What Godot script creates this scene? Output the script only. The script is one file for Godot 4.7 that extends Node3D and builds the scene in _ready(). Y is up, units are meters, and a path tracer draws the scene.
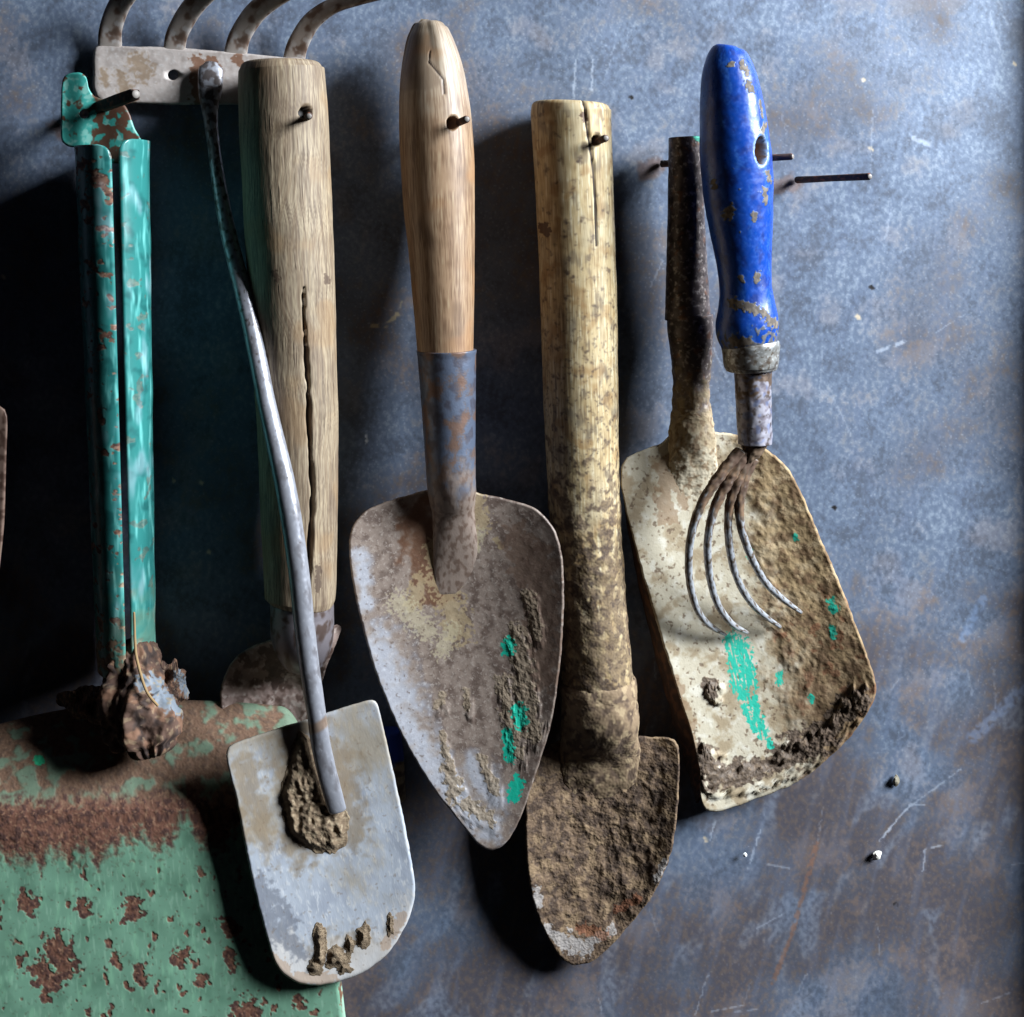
extends Node3D
# Old garden hand tools hanging from nails on a worn steel sheet.
# Layout is measured on the wall plane: one unit of the sketch grid is 0.4 mm there.

const S := 0.0004
const D := 0.55
const FX := 300.0
const FY := 220.0

var fb := FastNoiseLite.new()     # soft layered noise
var sx := FastNoiseLite.new()     # plain noise
var rg := FastNoiseLite.new()     # ridged noise
var ce := FastNoiseLite.new()     # cells
var o_r := 0.6                    # roughness of the texel being painted
var o_m := 0.0                    # metalness
var o_h := 0.0                    # height in millimetres
var used := {}

# outlines of blots and cracks
const LIST_FILM := [[300, 745, 300, 840, 22], [340, 760, 350, 830, 16], [330, 950, 370, 945, 14], [245, 765, 262, 830, 14]]
const LIST_NAIL := [[745, 190, 792, 184, 9], [646, 172, 660, 166, 8], [560, 156, 575, 150, 9], [60, 128, 74, 118, 9]]
const LIST_1 := [[425, 545, 440, 590, 22], [420, 520, 432, 560, 16]]
const LIST_2 := [[438, 552, 436, 572, 9], [425, 590, 415, 610, 9], [478, 520, 470, 552, 9], [478, 500, 486, 530, 8], [448, 590, 462, 640, 13], [500, 545, 506, 552, 3]]
const LIST_3 := [[455, 640, 445, 660, 8], [400, 610, 430, 640, 10], [482, 540, 476, 556, 6]]
const LIST_4 := [[376, 655, 400, 715, 22], [400, 715, 440, 785, 16], [455, 800, 490, 838, 15], [362, 560, 366, 610, 8], [500, 808, 478, 780, 12]]
const LIST_5 := [[540, 560, 548, 680, 16], [520, 540, 530, 580, 14]]
const LIST_6 := [[513, 650, 512, 658, 6], [522, 718, 524, 730, 7], [511, 742, 513, 768, 5], [521, 790, 517, 806, 6]]
const LIST_7 := [Vector2(427, 55), Vector2(426, 66), Vector2(434, 76), Vector2(440, 84), Vector2(441, 98)]
const LIST_8 := [Vector2(427, 55), Vector2(426, 66), Vector2(434, 76), Vector2(440, 84), Vector2(441, 98)]
const LIST_9 := [Vector2(576, 100), Vector2(579, 130), Vector2(585, 165), Vector2(588, 200), Vector2(589, 245)]
const LIST_10 := [[541, 225, 543, 232, 4], [575, 118, 577, 122, 3]]
const LIST_11 := [[565, 945, 585, 955, 9], [590, 950, 615, 935, 5], [655, 880, 664, 860, 3], [536, 890, 540, 905, 4], [548, 930, 560, 945, 4]]
const LIST_12 := [[585, 935, 605, 940, 6], [620, 915, 640, 900, 4]]
const LIST_13 := [[706, 762, 722, 786, 13], [730, 786, 790, 772, 10], [790, 768, 830, 742, 15], [830, 740, 862, 700, 11], [716, 690, 716, 698, 7], [745, 775, 756, 782, 8]]
const LIST_14 := [[684, 440, 688, 500, 12], [668, 470, 672, 520, 10], [700, 430, 690, 450, 12], [676, 690, 700, 770, 9]]
const LIST_15 := [[737, 645, 744, 690, 6], [748, 652, 757, 692, 8], [742, 690, 752, 704, 6], [760, 705, 772, 745, 5], [752, 715, 762, 738, 3.5], [778, 750, 780, 756, 3], [834, 604, 836, 610, 4.5], [836, 630, 837, 640, 3], [788, 682, 787, 690, 3.5], [818, 702, 819, 708, 2.8], [798, 538, 799, 542, 2.5], [755, 553, 756, 560, 3]]
const LIST_16 := [[6, 138, 14, 141, 3]]
const LIST_17 := [[724, 66, 724, 67, 3.0], [735, 66, 739, 76, 3.4], [739, 88, 742, 94, 3.8], [720, 214, 722, 208, 4.1], [744, 214, 744, 220, 3.0], [755, 190, 756, 204, 2.6], [753, 135, 758, 128, 3.0], [758, 175, 762, 182, 3.0], [748, 280, 750, 274, 3.0], [728, 300, 755, 312, 4.5], [760, 318, 768, 322, 4.5], [728, 336, 740, 338, 3.8], [708, 180, 709, 186, 1.9], [752, 105, 755, 120, 1.9], [745, 30, 748, 36, 2.2], [733, 275, 735, 279, 1.9]]
const LIST_18 := [Vector2(303, 285), Vector2(305, 330), Vector2(308, 380), Vector2(309, 428), Vector2(312.5, 487), Vector2(310, 540), Vector2(308.5, 566), Vector2(307, 603)]
const LIST_19 := [[325, 278, 326, 282, 3], [318, 560, 317, 580, 3], [275, 270, 278, 276, 3]]
const LIST_20 := [[270, 660, 275, 690, 9]]
const LIST_21 := [[258, 880, 276, 930, 11], [276, 920, 300, 950, 7], [268, 890, 290, 920, 8]]
const LIST_22 := [[290, 975, 330, 978, 7], [385, 945, 402, 915, 5], [275, 955, 285, 968, 6]]
const LIST_23 := [[134, 58, 142, 70, 9], [118, 74, 124, 86, 6], [100, 70, 102, 80, 4], [120, 90, 130, 96, 5]]
const LIST_24 := [[196, 60, 196, 95, 7], [208, 58, 214, 62, 5], [236, 56, 240, 60, 5]]
const LIST_25 := [[52, 832, 58, 850, 12.0], [38, 855, 46, 862, 12.0], [125, 795, 126, 800, 8.8], [215, 812, 216, 818, 8.0], [170, 840, 166, 844, 7.2], [128, 855, 128, 862, 6.4], [225, 890, 216, 900, 10.4], [152, 908, 154, 925, 8.8], [242, 925, 238, 945, 12.0], [78, 795, 80, 799, 6.4], [25, 790, 29, 795, 8.0], [212, 838, 214, 850, 4.8], [16, 842, 17, 850, 3.2], [105, 842, 108, 848, 4.0], [90, 895, 92, 898, 3.2], [185, 860, 182, 866, 4.8], [190, 920, 194, 925, 4.0], [130, 920, 128, 930, 4.8], [60, 930, 64, 936, 3.2], [290, 930, 296, 940, 5.6], [270, 880, 272, 886, 4.8], [38, 875, 40, 880, 4.0], [250, 960, 254, 970, 6.4]]
const LIST_26 := [[42, 660, 43, 662, 5]]
const LIST_27 := [[24, 685, 32, 715, 9], [34, 700, 44, 722, 8], [10, 680, 12, 690, 5]]

# ------------------------------------------------------------------ helpers
func W(px: float, py: float, z: float) -> Vector3:
	var k := (D - z) / D
	return Vector3((FX - 512.0 + (px - FX) * k) * S, (508.5 - FY - (py - FY) * k) * S, z)

func plane_px(p: Vector3, zr: float) -> Vector2:      # wall-parallel sketch coordinates of a point, at one fixed depth
	var k := (D - zr) / D
	return Vector2(FX + (p.x / S + 512.0 - FX) / k, FY + (508.5 - p.y / S - FY) / k)

func F2(x: float, y: float, f: float) -> float: return fb.get_noise_2d(x * f, y * f)
func N2(x: float, y: float, f: float) -> float: return sx.get_noise_2d(x * f, y * f)
func R2(x: float, y: float, f: float) -> float: return rg.get_noise_2d(x * f, y * f)

func C(r: float, g: float, b: float) -> Color: return Color(r / 255.0, g / 255.0, b / 255.0)

func seg_d(x: float, y: float, a: Vector2, b: Vector2) -> float:
	var ab := b - a
	var t := clampf(((x - a.x) * ab.x + (y - a.y) * ab.y) / maxf(ab.length_squared(), 0.001), 0, 1)
	return Vector2(x - a.x - ab.x * t, y - a.y - ab.y * t).length()

func line_d(x: float, y: float, pts: Array) -> float:
	var m := 1e9
	for i in pts.size() - 1:
		var a: Vector2 = pts[i]
		var b: Vector2 = pts[i + 1]
		m = minf(m, seg_d(x, y, a, b))
	return m

func marks(x: float, y: float, l: Array, rag := 0.7, f := 0.12, soft := 0.14) -> float:   # ragged blots: [x0, y0, x1, y1, radius]
	var best := -1e9
	for k in l:
		if x < minf(k[0], k[2]) - k[4] * 2.2 or x > maxf(k[0], k[2]) + k[4] * 2.2 or y < minf(k[1], k[3]) - k[4] * 2.2 or y > maxf(k[1], k[3]) + k[4] * 2.2: continue
		var d := seg_d(x, y, Vector2(k[0], k[1]), Vector2(k[2], k[3]))
		best = maxf(best, (k[4] - d) / k[4])
	if best < -1.3: return 0.0
	return smoothstep(-soft, soft, best + rag * F2(x, y, f))

func numbered(called: String) -> String:
	var n: int = used.get(called, 0)
	used[called] = n + 1
	return called if n == 0 else "%s_%03d" % [called, n]

func thing(called: String, label: String, category: String, at: Vector3, group := "") -> Node3D:
	var o := Node3D.new()
	o.name = numbered(called)
	add_child(o)
	o.position = at
	o.set_meta("label", label)
	o.set_meta("category", category)
	if group: o.set_meta("group", group)
	return o

func part(called: String, mesh: Mesh, m: Material, parent: Node3D) -> MeshInstance3D:
	var o := MeshInstance3D.new()
	o.name = called
	o.mesh = mesh
	o.material_override = m
	parent.add_child(o, true)
	return o

func mesh_of(v: PackedVector3Array, uv: PackedVector2Array, idx: PackedInt32Array, origin: Vector3) -> ArrayMesh:
	for i in v.size(): v[i] -= origin
	var arr := []
	arr.resize(Mesh.ARRAY_MAX)
	arr[Mesh.ARRAY_VERTEX] = v
	arr[Mesh.ARRAY_TEX_UV] = uv
	arr[Mesh.ARRAY_INDEX] = idx
	var st := SurfaceTool.new()
	st.create_from_arrays(arr)
	st.generate_normals()
	st.index()
	return st.commit()

func grid_idx(idx: PackedInt32Array, base: int, rows: int, cols: int, wrap: bool) -> void:
	var last := cols if wrap else cols - 1
	for i in rows - 1:
		for j in last:
			var a := base + i * cols + j
			var b := base + i * cols + (j + 1) % cols
			idx.append_array([a, b, a + cols, b, b + cols, a + cols])

# ---- painting: fn(x, y) -> Color, x and y in the given ranges; sets o_r, o_m, o_h
func paint(w: int, h: int, x0: float, y0: float, x1: float, y1: float, fn: Callable, rough := 1.0) -> StandardMaterial3D:
	var al := PackedByteArray()
	var rm := PackedByteArray()
	var he := PackedFloat32Array()
	al.resize(w * h * 3)
	rm.resize(w * h * 3)
	he.resize(w * h)
	var i := 0
	for r in h:
		var y := y0 + (y1 - y0) * (r + 0.5) / h
		for q in w:
			o_r = 0.6
			o_m = 0.0
			o_h = 0.0
			var c: Color = fn.call(x0 + (x1 - x0) * (q + 0.5) / w, y)
			var j := i * 3
			al[j] = clampi(int(c.r * 255.0 + 0.5), 0, 255)
			al[j + 1] = clampi(int(c.g * 255.0 + 0.5), 0, 255)
			al[j + 2] = clampi(int(c.b * 255.0 + 0.5), 0, 255)
			rm[j + 1] = clampi(int(o_r * 255.0), 0, 255)
			rm[j + 2] = clampi(int(o_m * 255.0), 0, 255)
			he[i] = o_h
			i += 1
	var m := StandardMaterial3D.new()
	m.albedo_texture = ImageTexture.create_from_image(Image.create_from_data(w, h, false, Image.FORMAT_RGB8, al))
	var t := ImageTexture.create_from_image(Image.create_from_data(w, h, false, Image.FORMAT_RGB8, rm))
	m.roughness = rough
	m.roughness_texture = t
	m.roughness_texture_channel = BaseMaterial3D.TEXTURE_CHANNEL_GREEN
	m.metallic = 1.0
	m.metallic_texture = t
	m.metallic_texture_channel = BaseMaterial3D.TEXTURE_CHANNEL_BLUE
	m.heightmap_enabled = true
	m.heightmap_scale = 0.05
	m.heightmap_texture = ImageTexture.create_from_image(Image.create_from_data(w, h, false, Image.FORMAT_RF, he.to_byte_array()))
	return m

func plain(c: Color, rough: float, metal := 0.0) -> StandardMaterial3D:
	var m := StandardMaterial3D.new()
	m.albedo_color = c
	m.roughness = rough
	m.metallic = metal
	return m

# ---- shapes
func cr(a: float, b: float, c: float, d: float, t: float) -> float:
	return 0.5 * (2.0 * b + (c - a) * t + (2.0 * a - 5.0 * b + 4.0 * c - d) * t * t + (3.0 * b - a - 3.0 * c + d) * t * t * t)

func closed_curve(pts: Array, k: int) -> PackedVector2Array:
	var n := pts.size()
	var fine := PackedVector2Array()
	for i in n:
		var a: Vector2 = pts[(i + n - 1) % n]
		var b: Vector2 = pts[i]
		var c: Vector2 = pts[(i + 1) % n]
		var d: Vector2 = pts[(i + 2) % n]
		# centripetal-like: shorten tangents of uneven neighbours
		var l := b.distance_to(c)
		var ta := (c - a) / maxf(a.distance_to(c), 0.001) * l
		var tb := (d - b) / maxf(b.distance_to(d), 0.001) * l
		for s in 12:
			var t := s / 12.0
			var t2 := t * t
			var t3 := t2 * t
			fine.append((2 * t3 - 3 * t2 + 1) * b + (t3 - 2 * t2 + t) * ta * 0.9 + (-2 * t3 + 3 * t2) * c + (t3 - t2) * tb * 0.9)
	var acc := PackedFloat32Array([0.0])
	for i in fine.size(): acc.append(acc[i] + fine[i].distance_to(fine[(i + 1) % fine.size()]))
	var total := acc[acc.size() - 1]
	var out := PackedVector2Array()
	var j := 0
	for i in k:
		var want := total * i / k
		while acc[j + 1] < want: j += 1
		var t := (want - acc[j]) / maxf(acc[j + 1] - acc[j], 1e-6)
		out.append(fine[j].lerp(fine[(j + 1) % fine.size()], t))
	return out

# A sheet of metal with an outline, a front surface zf(x, y) and a thickness, rounded at the rim.
func blade(pts: Array, c: Vector2, zf: Callable, thick: float, rings: int, k: int, rect: Rect2, zr: float, origin: Vector3, hole := 0.0, wob := 0.0, bk := 8) -> ArrayMesh:
	var o := closed_curve(pts, k)
	if wob > 0:
		for i in k:
			var d := (o[i] - c).normalized()
			o[i] += d * wob * (F2(o[i].x, o[i].y, 0.06) + 0.5 * N2(o[i].x, o[i].y, 0.35))
	var v := PackedVector3Array()
	var uv := PackedVector2Array()
	var idx := PackedInt32Array()
	var rows := 0
	var zs := PackedFloat32Array()
	for i in rings + 1:
		var f := float(i) / rings
		f = 1.0 - pow(1.0 - f, 1.15)
		for j in k:
			var d := o[j] - c
			var r0 := hole / d.length() if hole > 0 else 0.002
			var p := c + d * lerpf(r0, 1.0, f)
			v.append(W(p.x, p.y, zf.call(p.x, p.y)))
			if i == rings: zs.append(v[v.size() - 1].z)
		rows += 1
	for q in [[0.35, 0.15], [0.5, 0.5], [0.35, 0.85]]:
		for j in k:
			var d := (o[j] - c).normalized()
			var p: Vector2 = o[j] + d * (q[0] * thick / S)
			v.append(W(p.x, p.y, zs[j] - thick * q[1]))
		rows += 1
	for i in bk + 1:
		var f := 1.0 - float(i) / bk
		for j in k:
			var d := o[j] - c
			var r0 := hole / d.length() if hole > 0 else 0.002
			var p := c + d * lerpf(r0, 1.0, f)
			v.append(W(p.x, p.y, zf.call(p.x, p.y) - thick))
		rows += 1
	if hole > 0:
		for j in k: v.append(v[j])
		rows += 1
	for q in v:
		var d := plane_px(q, zr)
		uv.append((d - rect.position) / rect.size)
	grid_idx(idx, 0, rows, k, true)
	return mesh_of(v, uv, idx, origin)

# A rod, handle or tube: path rows [x, y, z, half width, half depth]; disp(angle, x, y) moves the skin outwards (m).
func tube(path: Array, seg: int, step: float, cap0: float, cap1: float, origin: Vector3, disp: Callable, y0 := 0.0, y1 := 0.0, box := 2.0) -> ArrayMesh:
	var rows := []
	var n := path.size()
	for i in n - 1:
		var a: Array = path[maxi(i - 1, 0)]
		var b: Array = path[i]
		var c: Array = path[i + 1]
		var d: Array = path[mini(i + 2, n - 1)]
		var cnt := maxi(1, int(ceil(Vector2(c[0] - b[0], c[1] - b[1]).length() / step)))
		for s in cnt:
			var t := float(s) / cnt
			var row := PackedFloat32Array()
			for q in 5: row.append(cr(a[q], b[q], c[q], d[q], t))
			rows.append(row)
	rows.append(PackedFloat32Array(path[n - 1]))
	var cen := PackedVector3Array()
	for r in rows: cen.append(W(r[0], r[1], r[2]))
	var v := PackedVector3Array()
	var uv := PackedVector2Array()
	var m := rows.size()
	var nr := 0
	var total := 0.0
	for i in m - 1: total += cen[i].distance_to(cen[i + 1])
	var run := 0.0
	for i in m:
		if i > 0: run += cen[i].distance_to(cen[i - 1])
		var T := (cen[mini(i + 1, m - 1)] - cen[maxi(i - 1, 0)]).normalized()
		var side := Vector3(0, 0, 1).cross(T).normalized()
		var up := T.cross(side).normalized()
		var r: PackedFloat32Array = rows[i]
		var k := (D - r[2]) / D
		var reps := [[1.0, 0.0]]
		if i == 0:
			reps = [[0.001, 0.0]]
			for q in 7: reps.append([1.0 - cap0 * (1.0 - sin((q + 0.0) / 7.0 * PI / 2)), cap0 * (1.0 - cos((q + 0.0) / 7.0 * PI / 2))])
			for q in reps.size(): reps[q][1] = cap0 * r[3] * (0.0 if q == 0 else 1.0 - cos((q - 1) / 7.0 * PI / 2))
		elif i == m - 1:
			reps = []
			for q in 7: reps.append([1.0 - cap1 * (1.0 - cos(q / 6.0 * PI / 2)), -cap1 * r[3] * (1.0 - sin(q / 6.0 * PI / 2))])
			reps.append([0.001, 0.0])
		if i > 0 and i < m - 1:
			if run < cap0 * rows[0][3] * S or total - run < cap1 * rows[m - 1][3] * S: continue
		for e in reps:
			var off: float = e[1] * S * k
			for j in seg + 1:
				var a := (float(j) / seg - 0.5) * TAU
				var sa := sin(a)
				var ca := cos(a)
				if box > 2.0:
					var g := pow(pow(absf(sa), box) + pow(absf(ca), box), -1.0 / box)
					sa *= g
					ca *= g
				var dr: float = disp.call(a, r[0] + r[3] * sa, r[1])
				var p: Vector3 = cen[i] + T * off + side * sa * (r[3] * S * k + dr) * e[0] + up * ca * (r[4] * S * k + dr) * e[0]
				v.append(p)
				uv.append(Vector2(float(j) / seg, ((r[1] + e[1]) - y0) / (y1 - y0) if y1 > y0 else run / total))
			nr += 1
	var idx := PackedInt32Array()
	grid_idx(idx, 0, nr, seg + 1, false)
	var flip := PackedInt32Array()
	for i in range(0, idx.size(), 3): flip.append_array([idx[i], idx[i + 2], idx[i + 1]])
	return mesh_of(v, uv, flip, origin)

func still(_a: float, _x: float, _y: float) -> float: return 0.0

func at_y(path: Array, y: float) -> Vector2:            # centre and half width of a handle at height y
	for i in path.size() - 1:
		if y <= path[i + 1][1]:
			var t := clampf((y - path[i][1]) / maxf(path[i + 1][1] - path[i][1], 0.001), 0, 1)
			return Vector2(lerpf(path[i][0], path[i + 1][0], t), lerpf(path[i][3], path[i + 1][3], t))
	var e: Array = path[path.size() - 1]
	return Vector2(e[0], e[3])

func lr(rows: Array, z: float, zk := 1.0) -> Array:     # [y, left, right] -> handle path
	var out := []
	for r in rows: out.append([(r[1] + r[2]) * 0.5, r[0], z, (r[2] - r[1]) * 0.5, (r[2] - r[1]) * 0.5 * zk])
	return out

func wood_grain(a: float, y: float, R: float, warp := 0.0) -> float:
	var u := a * R + warp
	return 0.42 * sx.get_noise_2d(u * 0.3, y * 0.011) + 0.34 * sx.get_noise_2d(u * 0.8, y * 0.026 + 50.0) + 0.3 * sx.get_noise_2d(u * 1.7, y * 0.06 + 90.0) + 0.25 * fb.get_noise_2d(u * 0.12, y * 0.01 + 9.0)

# ------------------------------------------------------------------ nails
var nail_mat: StandardMaterial3D
var tip_mat: StandardMaterial3D
func nail(base: Vector3, tip: Vector3, r: float, label: String, group := "", square := false) -> void:
	var o := thing("nail", label, "nail", base, group)
	var dir := (tip - base)
	var L := dir.length()
	dir /= L
	var up := Vector3(0, 1, 0)
	var s := dir.cross(up).normalized()
	up = s.cross(dir)
	var prof := [[0.001, 0.0002], [r * 1.05, 0.0002], [r, L * 0.25], [r * 0.97, L * 0.5], [r, L * 0.75], [r * 0.98, L - r * 0.5], [r * 0.7, L]]
	var seg := 16
	var v := PackedVector3Array()
	var uv := PackedVector2Array()
	for p in prof:
		for j in seg + 1:
			var a := float(j) / seg * TAU
			var q := 1.0
			if square: q = 0.88 / maxf(absf(cos(a)), absf(sin(a)))
			q *= 1.0 + 0.07 * N2(j % seg * 3.0, p[1] * 4000.0, 0.4)
			v.append(dir * float(p[1]) + (s * cos(a) + up * sin(a)) * float(p[0]) * q)
			uv.append(Vector2(float(j) / seg, float(p[1]) / L))
	var idx := PackedInt32Array()
	grid_idx(idx, 0, prof.size(), seg + 1, false)
	part("shank", mesh_of(v, uv, idx, Vector3.ZERO), nail_mat, o)
	var v2 := PackedVector3Array()
	var uv2 := PackedVector2Array()
	for p in [[r * 0.72, L - r * 0.02], [r * 0.6, L + r * 0.12], [0.0005 * 0.2, L + r * 0.14]]:
		for j in seg + 1:
			var a := float(j) / seg * TAU
			v2.append(dir * float(p[1]) + (s * cos(a) + up * sin(a)) * float(p[0]))
			uv2.append(Vector2(float(j) / seg, 0.5))
	var idx2 := PackedInt32Array()
	grid_idx(idx2, 0, 3, seg + 1, false)
	part("cut_tip", mesh_of(v2, uv2, idx2, Vector3.ZERO), tip_mat, o)

# ------------------------------------------------------------------ wall
var wall_scratch := []
var row_y := -1e9
var row_now := []
func wall_fn(x: float, y: float) -> Color:
	var big := F2(x + 300, y, 0.004)
	var mid := F2(x, y + 900, 0.018)
	var fine := 0.8 * F2(x * 1.1, y * 0.85 + 77, 0.13)
	var sp := N2(x, y, 0.55)
	# bare bluish steel, thin brown oxide over it in blots
	var c := C(104, 116, 137)
	c = c.lerp(C(138, 149, 165), smoothstep(-0.05, 0.7, mid * 0.5 + fine * 0.8 + sp * 0.2))
	c = c.lerp(C(90, 97, 112), smoothstep(0.0, 0.55, -mid * 0.7 - fine * 0.6 + sp * 0.2))
	# oxide blots: more of them on the lower half of the sheet
	var low := smoothstep(470, 790, y + 90.0 * big + 60.0 * mid - 0.12 * (x - 500))
	var ox := smoothstep(-0.25, 0.6, big * 0.9 + mid * 0.4 + fine * 0.25 - 0.2 + 0.55 * low)
	c = c.lerp(C(68, 61, 66).lerp(C(82, 67, 61), smoothstep(-0.2, 0.4, fine)), ox * 0.85)
	var rust := smoothstep(0.15, 0.6, F2(x - 400, y + 200, 0.012) + 0.3 * fine + 0.08 * low)
	c = c.lerp(C(140, 112, 98), rust * 0.22)
	var halo := marks(x, y, LIST_NAIL, 0.9, 0.06, 0.6)
	c = c.lerp(C(122, 84, 66), halo * 0.5)
	c = c.lerp(C(104, 116, 142), smoothstep(0.0, 0.5, fb.get_noise_2d(x * 0.05 + y * 0.012, y * 0.008 + 12.0)) * 0.22)
	# pale smears
	var u := x * 0.45 - y * 0.89 + 26.0 * mid
	var w := x * 0.89 + y * 0.45 + 26.0 * big
	var smear := smoothstep(0.1, 0.5, fb.get_noise_2d(u * 0.007 + 40.0, w * 0.018)) * smoothstep(-0.7, 0.6, fine + 0.1)
	c = c.lerp(C(120, 138, 164), smear * 0.5 * low)
	var spk := smoothstep(0.6, 0.85, N2(x + 31, y + 12, 0.3))
	c = c.lerp(C(186, 192, 202), spk * 0.3 * (1.0 - 0.6 * low))
	o_r = 0.47 + 0.1 * fine + 0.16 * ox + 0.08 * rust
	o_m = 0.3 * (1.0 - ox) * (1.0 - rust)
	o_h = 0.04 * fine + 0.025 * sp + 0.25 * big
	if y != row_y:                 # the scratches that cross this row
		row_y = y
		row_now.clear()
		for k in wall_scratch:
			if y >= k[0].position.y and y <= k[0].end.y: row_now.append(k)
	for k in row_now:
		var r: Rect2 = k[0]
		if x < r.position.x or x > r.end.x: continue
		var d := line_d(x + 1.2 * N2(x, y, 0.2), y, k[1])
		var t: float = (1.0 - smoothstep(k[2] * 0.4, k[2], d)) * k[4] * smoothstep(-0.5, 0.2, N2(x + 5, y, 0.12) + 0.25)
		c = c.lerp(k[3], t)
		o_h -= 0.05 * t
	return c

func scratch(pts: Array, w: float, c: Color, s: float) -> void:
	var r := Rect2(pts[0], Vector2.ZERO)
	for p in pts: r = r.expand(p)
	wall_scratch.append([r.grow(w + 3.0), pts, w, c, s])

func build_wall() -> void:
	var pale := C(186, 194, 208)
	scratch([Vector2(962, 770), Vector2(905, 812), Vector2(880, 842)], 1.2, pale, 0.4)
	scratch([Vector2(926, 806), Vector2(912, 805), Vector2(884, 838)], 1.2, pale, 0.5)
	scratch([Vector2(924, 872), Vector2(926, 850), Vector2(942, 846)], 1.4, pale, 0.5)
	scratch([Vector2(818, 845), Vector2(806, 890), Vector2(792, 940), Vector2(774, 985)], 3.4, C(140, 92, 66), 0.5)
	scratch([Vector2(762, 832), Vector2(750, 870)], 1.4, pale, 0.5)
	scratch([Vector2(716, 822), Vector2(711, 842)], 1.6, pale, 0.5)
	scratch([Vector2(768, 866), Vector2(790, 870)], 1.4, pale, 0.35)
	scratch([Vector2(1024, 690), Vector2(1000, 715), Vector2(975, 738)], 9.0, C(122, 142, 178), 0.4)
	scratch([Vector2(985, 600), Vector2(965, 640)], 6.0, C(128, 150, 186), 0.5)
	scratch([Vector2(878, 352), Vector2(905, 342)], 2.5, pale, 0.6)
	scratch([Vector2(915, 138), Vector2(930, 144)], 4.0, pale, 0.55)
	scratch([Vector2(398, 314), Vector2(386, 326), Vector2(372, 326)], 3.0, C(176, 160, 130), 0.8)
	scratch([Vector2(402, 302), Vector2(395, 318)], 2.0, C(176, 160, 130), 0.6)
	scratch([Vector2(366, 436), Vector2(367, 444)], 1.3, C(220, 222, 225), 0.95)
	scratch([Vector2(872, 165), Vector2(873, 108)], 1.3, pale, 0.3)
	scratch([Vector2(593, 60), Vector2(592, 90)], 1.6, pale, 0.6)
	scratch([Vector2(576, 60), Vector2(574, 98)], 1.6, pale, 0.6)
	scratch([Vector2(766, 40), Vector2(768, 160)], 1.3, pale, 0.25)
	scratch([Vector2(990, 10), Vector2(1006, 60)], 2.2, pale, 0.35)
	scratch([Vector2(1000, 0), Vector2(1010, 26)], 1.6, pale, 0.35)
	for k in [[863, 78], [871, 148], [858, 316], [600, 560], [172, 480], [200, 482], [208, 551], [2, 276], [706, 840], [1016, 62]]:
		scratch([Vector2(k[0], k[1]), Vector2(k[0] + 1.5, k[1] + 2.0)], 2.8, C(205, 186, 160), 0.95)
	for k in [[872, 287], [632, 97], [896, 905], [835, 508]]:
		scratch([Vector2(k[0], k[1]), Vector2(k[0] + 1.0, k[1] + 1.0)], 2.6, C(24, 20, 20), 1.0)
	var rng := RandomNumberGenerator.new()
	rng.seed = 77
	for i in 70:
		var p := Vector2(rng.randf_range(560, 1020), rng.randf_range(0, 1017))
		var a := rng.randf_range(-0.5, 0.5) + (PI / 2 if rng.randf() < 0.7 else -0.6)
		var q := p + Vector2(cos(a), sin(a)) * rng.randf_range(8, 46)
		scratch([p, q], rng.randf_range(0.8, 1.5), pale, rng.randf_range(0.12, 0.4))
	var x0 := -170.0
	var y0 := -170.0
	var x1 := 1090.0
	var y1 := 1190.0
	var m := paint(970, 1046, x0, y0, x1, y1, wall_fn)
	var wall := MeshInstance3D.new()
	wall.name = "wall"
	wall.set_meta("kind", "structure")
	wall.set_meta("label", "worn blue grey steel sheet wall behind the tools")
	add_child(wall)
	# the sheet, gently dented, with its free edge folded forward on one side
	var v := PackedVector3Array()
	var uv := PackedVector2Array()
	var nx := 110
	var ny := 110
	var xa := -420.0
	var xb := 1066.0
	for i in ny + 1:
		var y := lerpf(-420.0, 1440.0, float(i) / ny)
		for j in nx + 1:
			var x := lerpf(xa, xb, float(j) / nx)
			var z := -0.0012 + 0.0011 * F2(x, y, 0.0035)
			v.append(Vector3((x - 512) * S, (508.5 - y) * S, z))
			uv.append(Vector2((x - x0) / (x1 - x0), (y - y0) / (y1 - y0)))
	var idx := PackedInt32Array()
	grid_idx(idx, 0, ny + 1, nx + 1, false)
	var base := v.size()
	for i in ny + 1:
		var y := lerpf(-420.0, 1440.0, float(i) / ny)
		var zb := v[i * (nx + 1) + nx].z
		for q in [[0.0, 0.0], [5.0, 0.0006], [8.5, 0.0022], [10.0, 0.0045], [10.5, 0.010], [10.8, 0.019], [12.0, 0.0205], [14.0, 0.0195], [14.2, 0.010], [14.0, -0.003]]:
			v.append(Vector3((xb + float(q[0]) - 512) * S, (508.5 - y) * S, zb + float(q[1])))
			uv.append(Vector2((xb + float(q[0]) + float(q[1]) * 2500.0 - x0) / (x1 - x0), (y - y0) / (y1 - y0)))
	grid_idx(idx, base, ny + 1, 10, false)
	wall.mesh = mesh_of(v, uv, idx, Vector3.ZERO)
	wall.material_override = m

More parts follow.
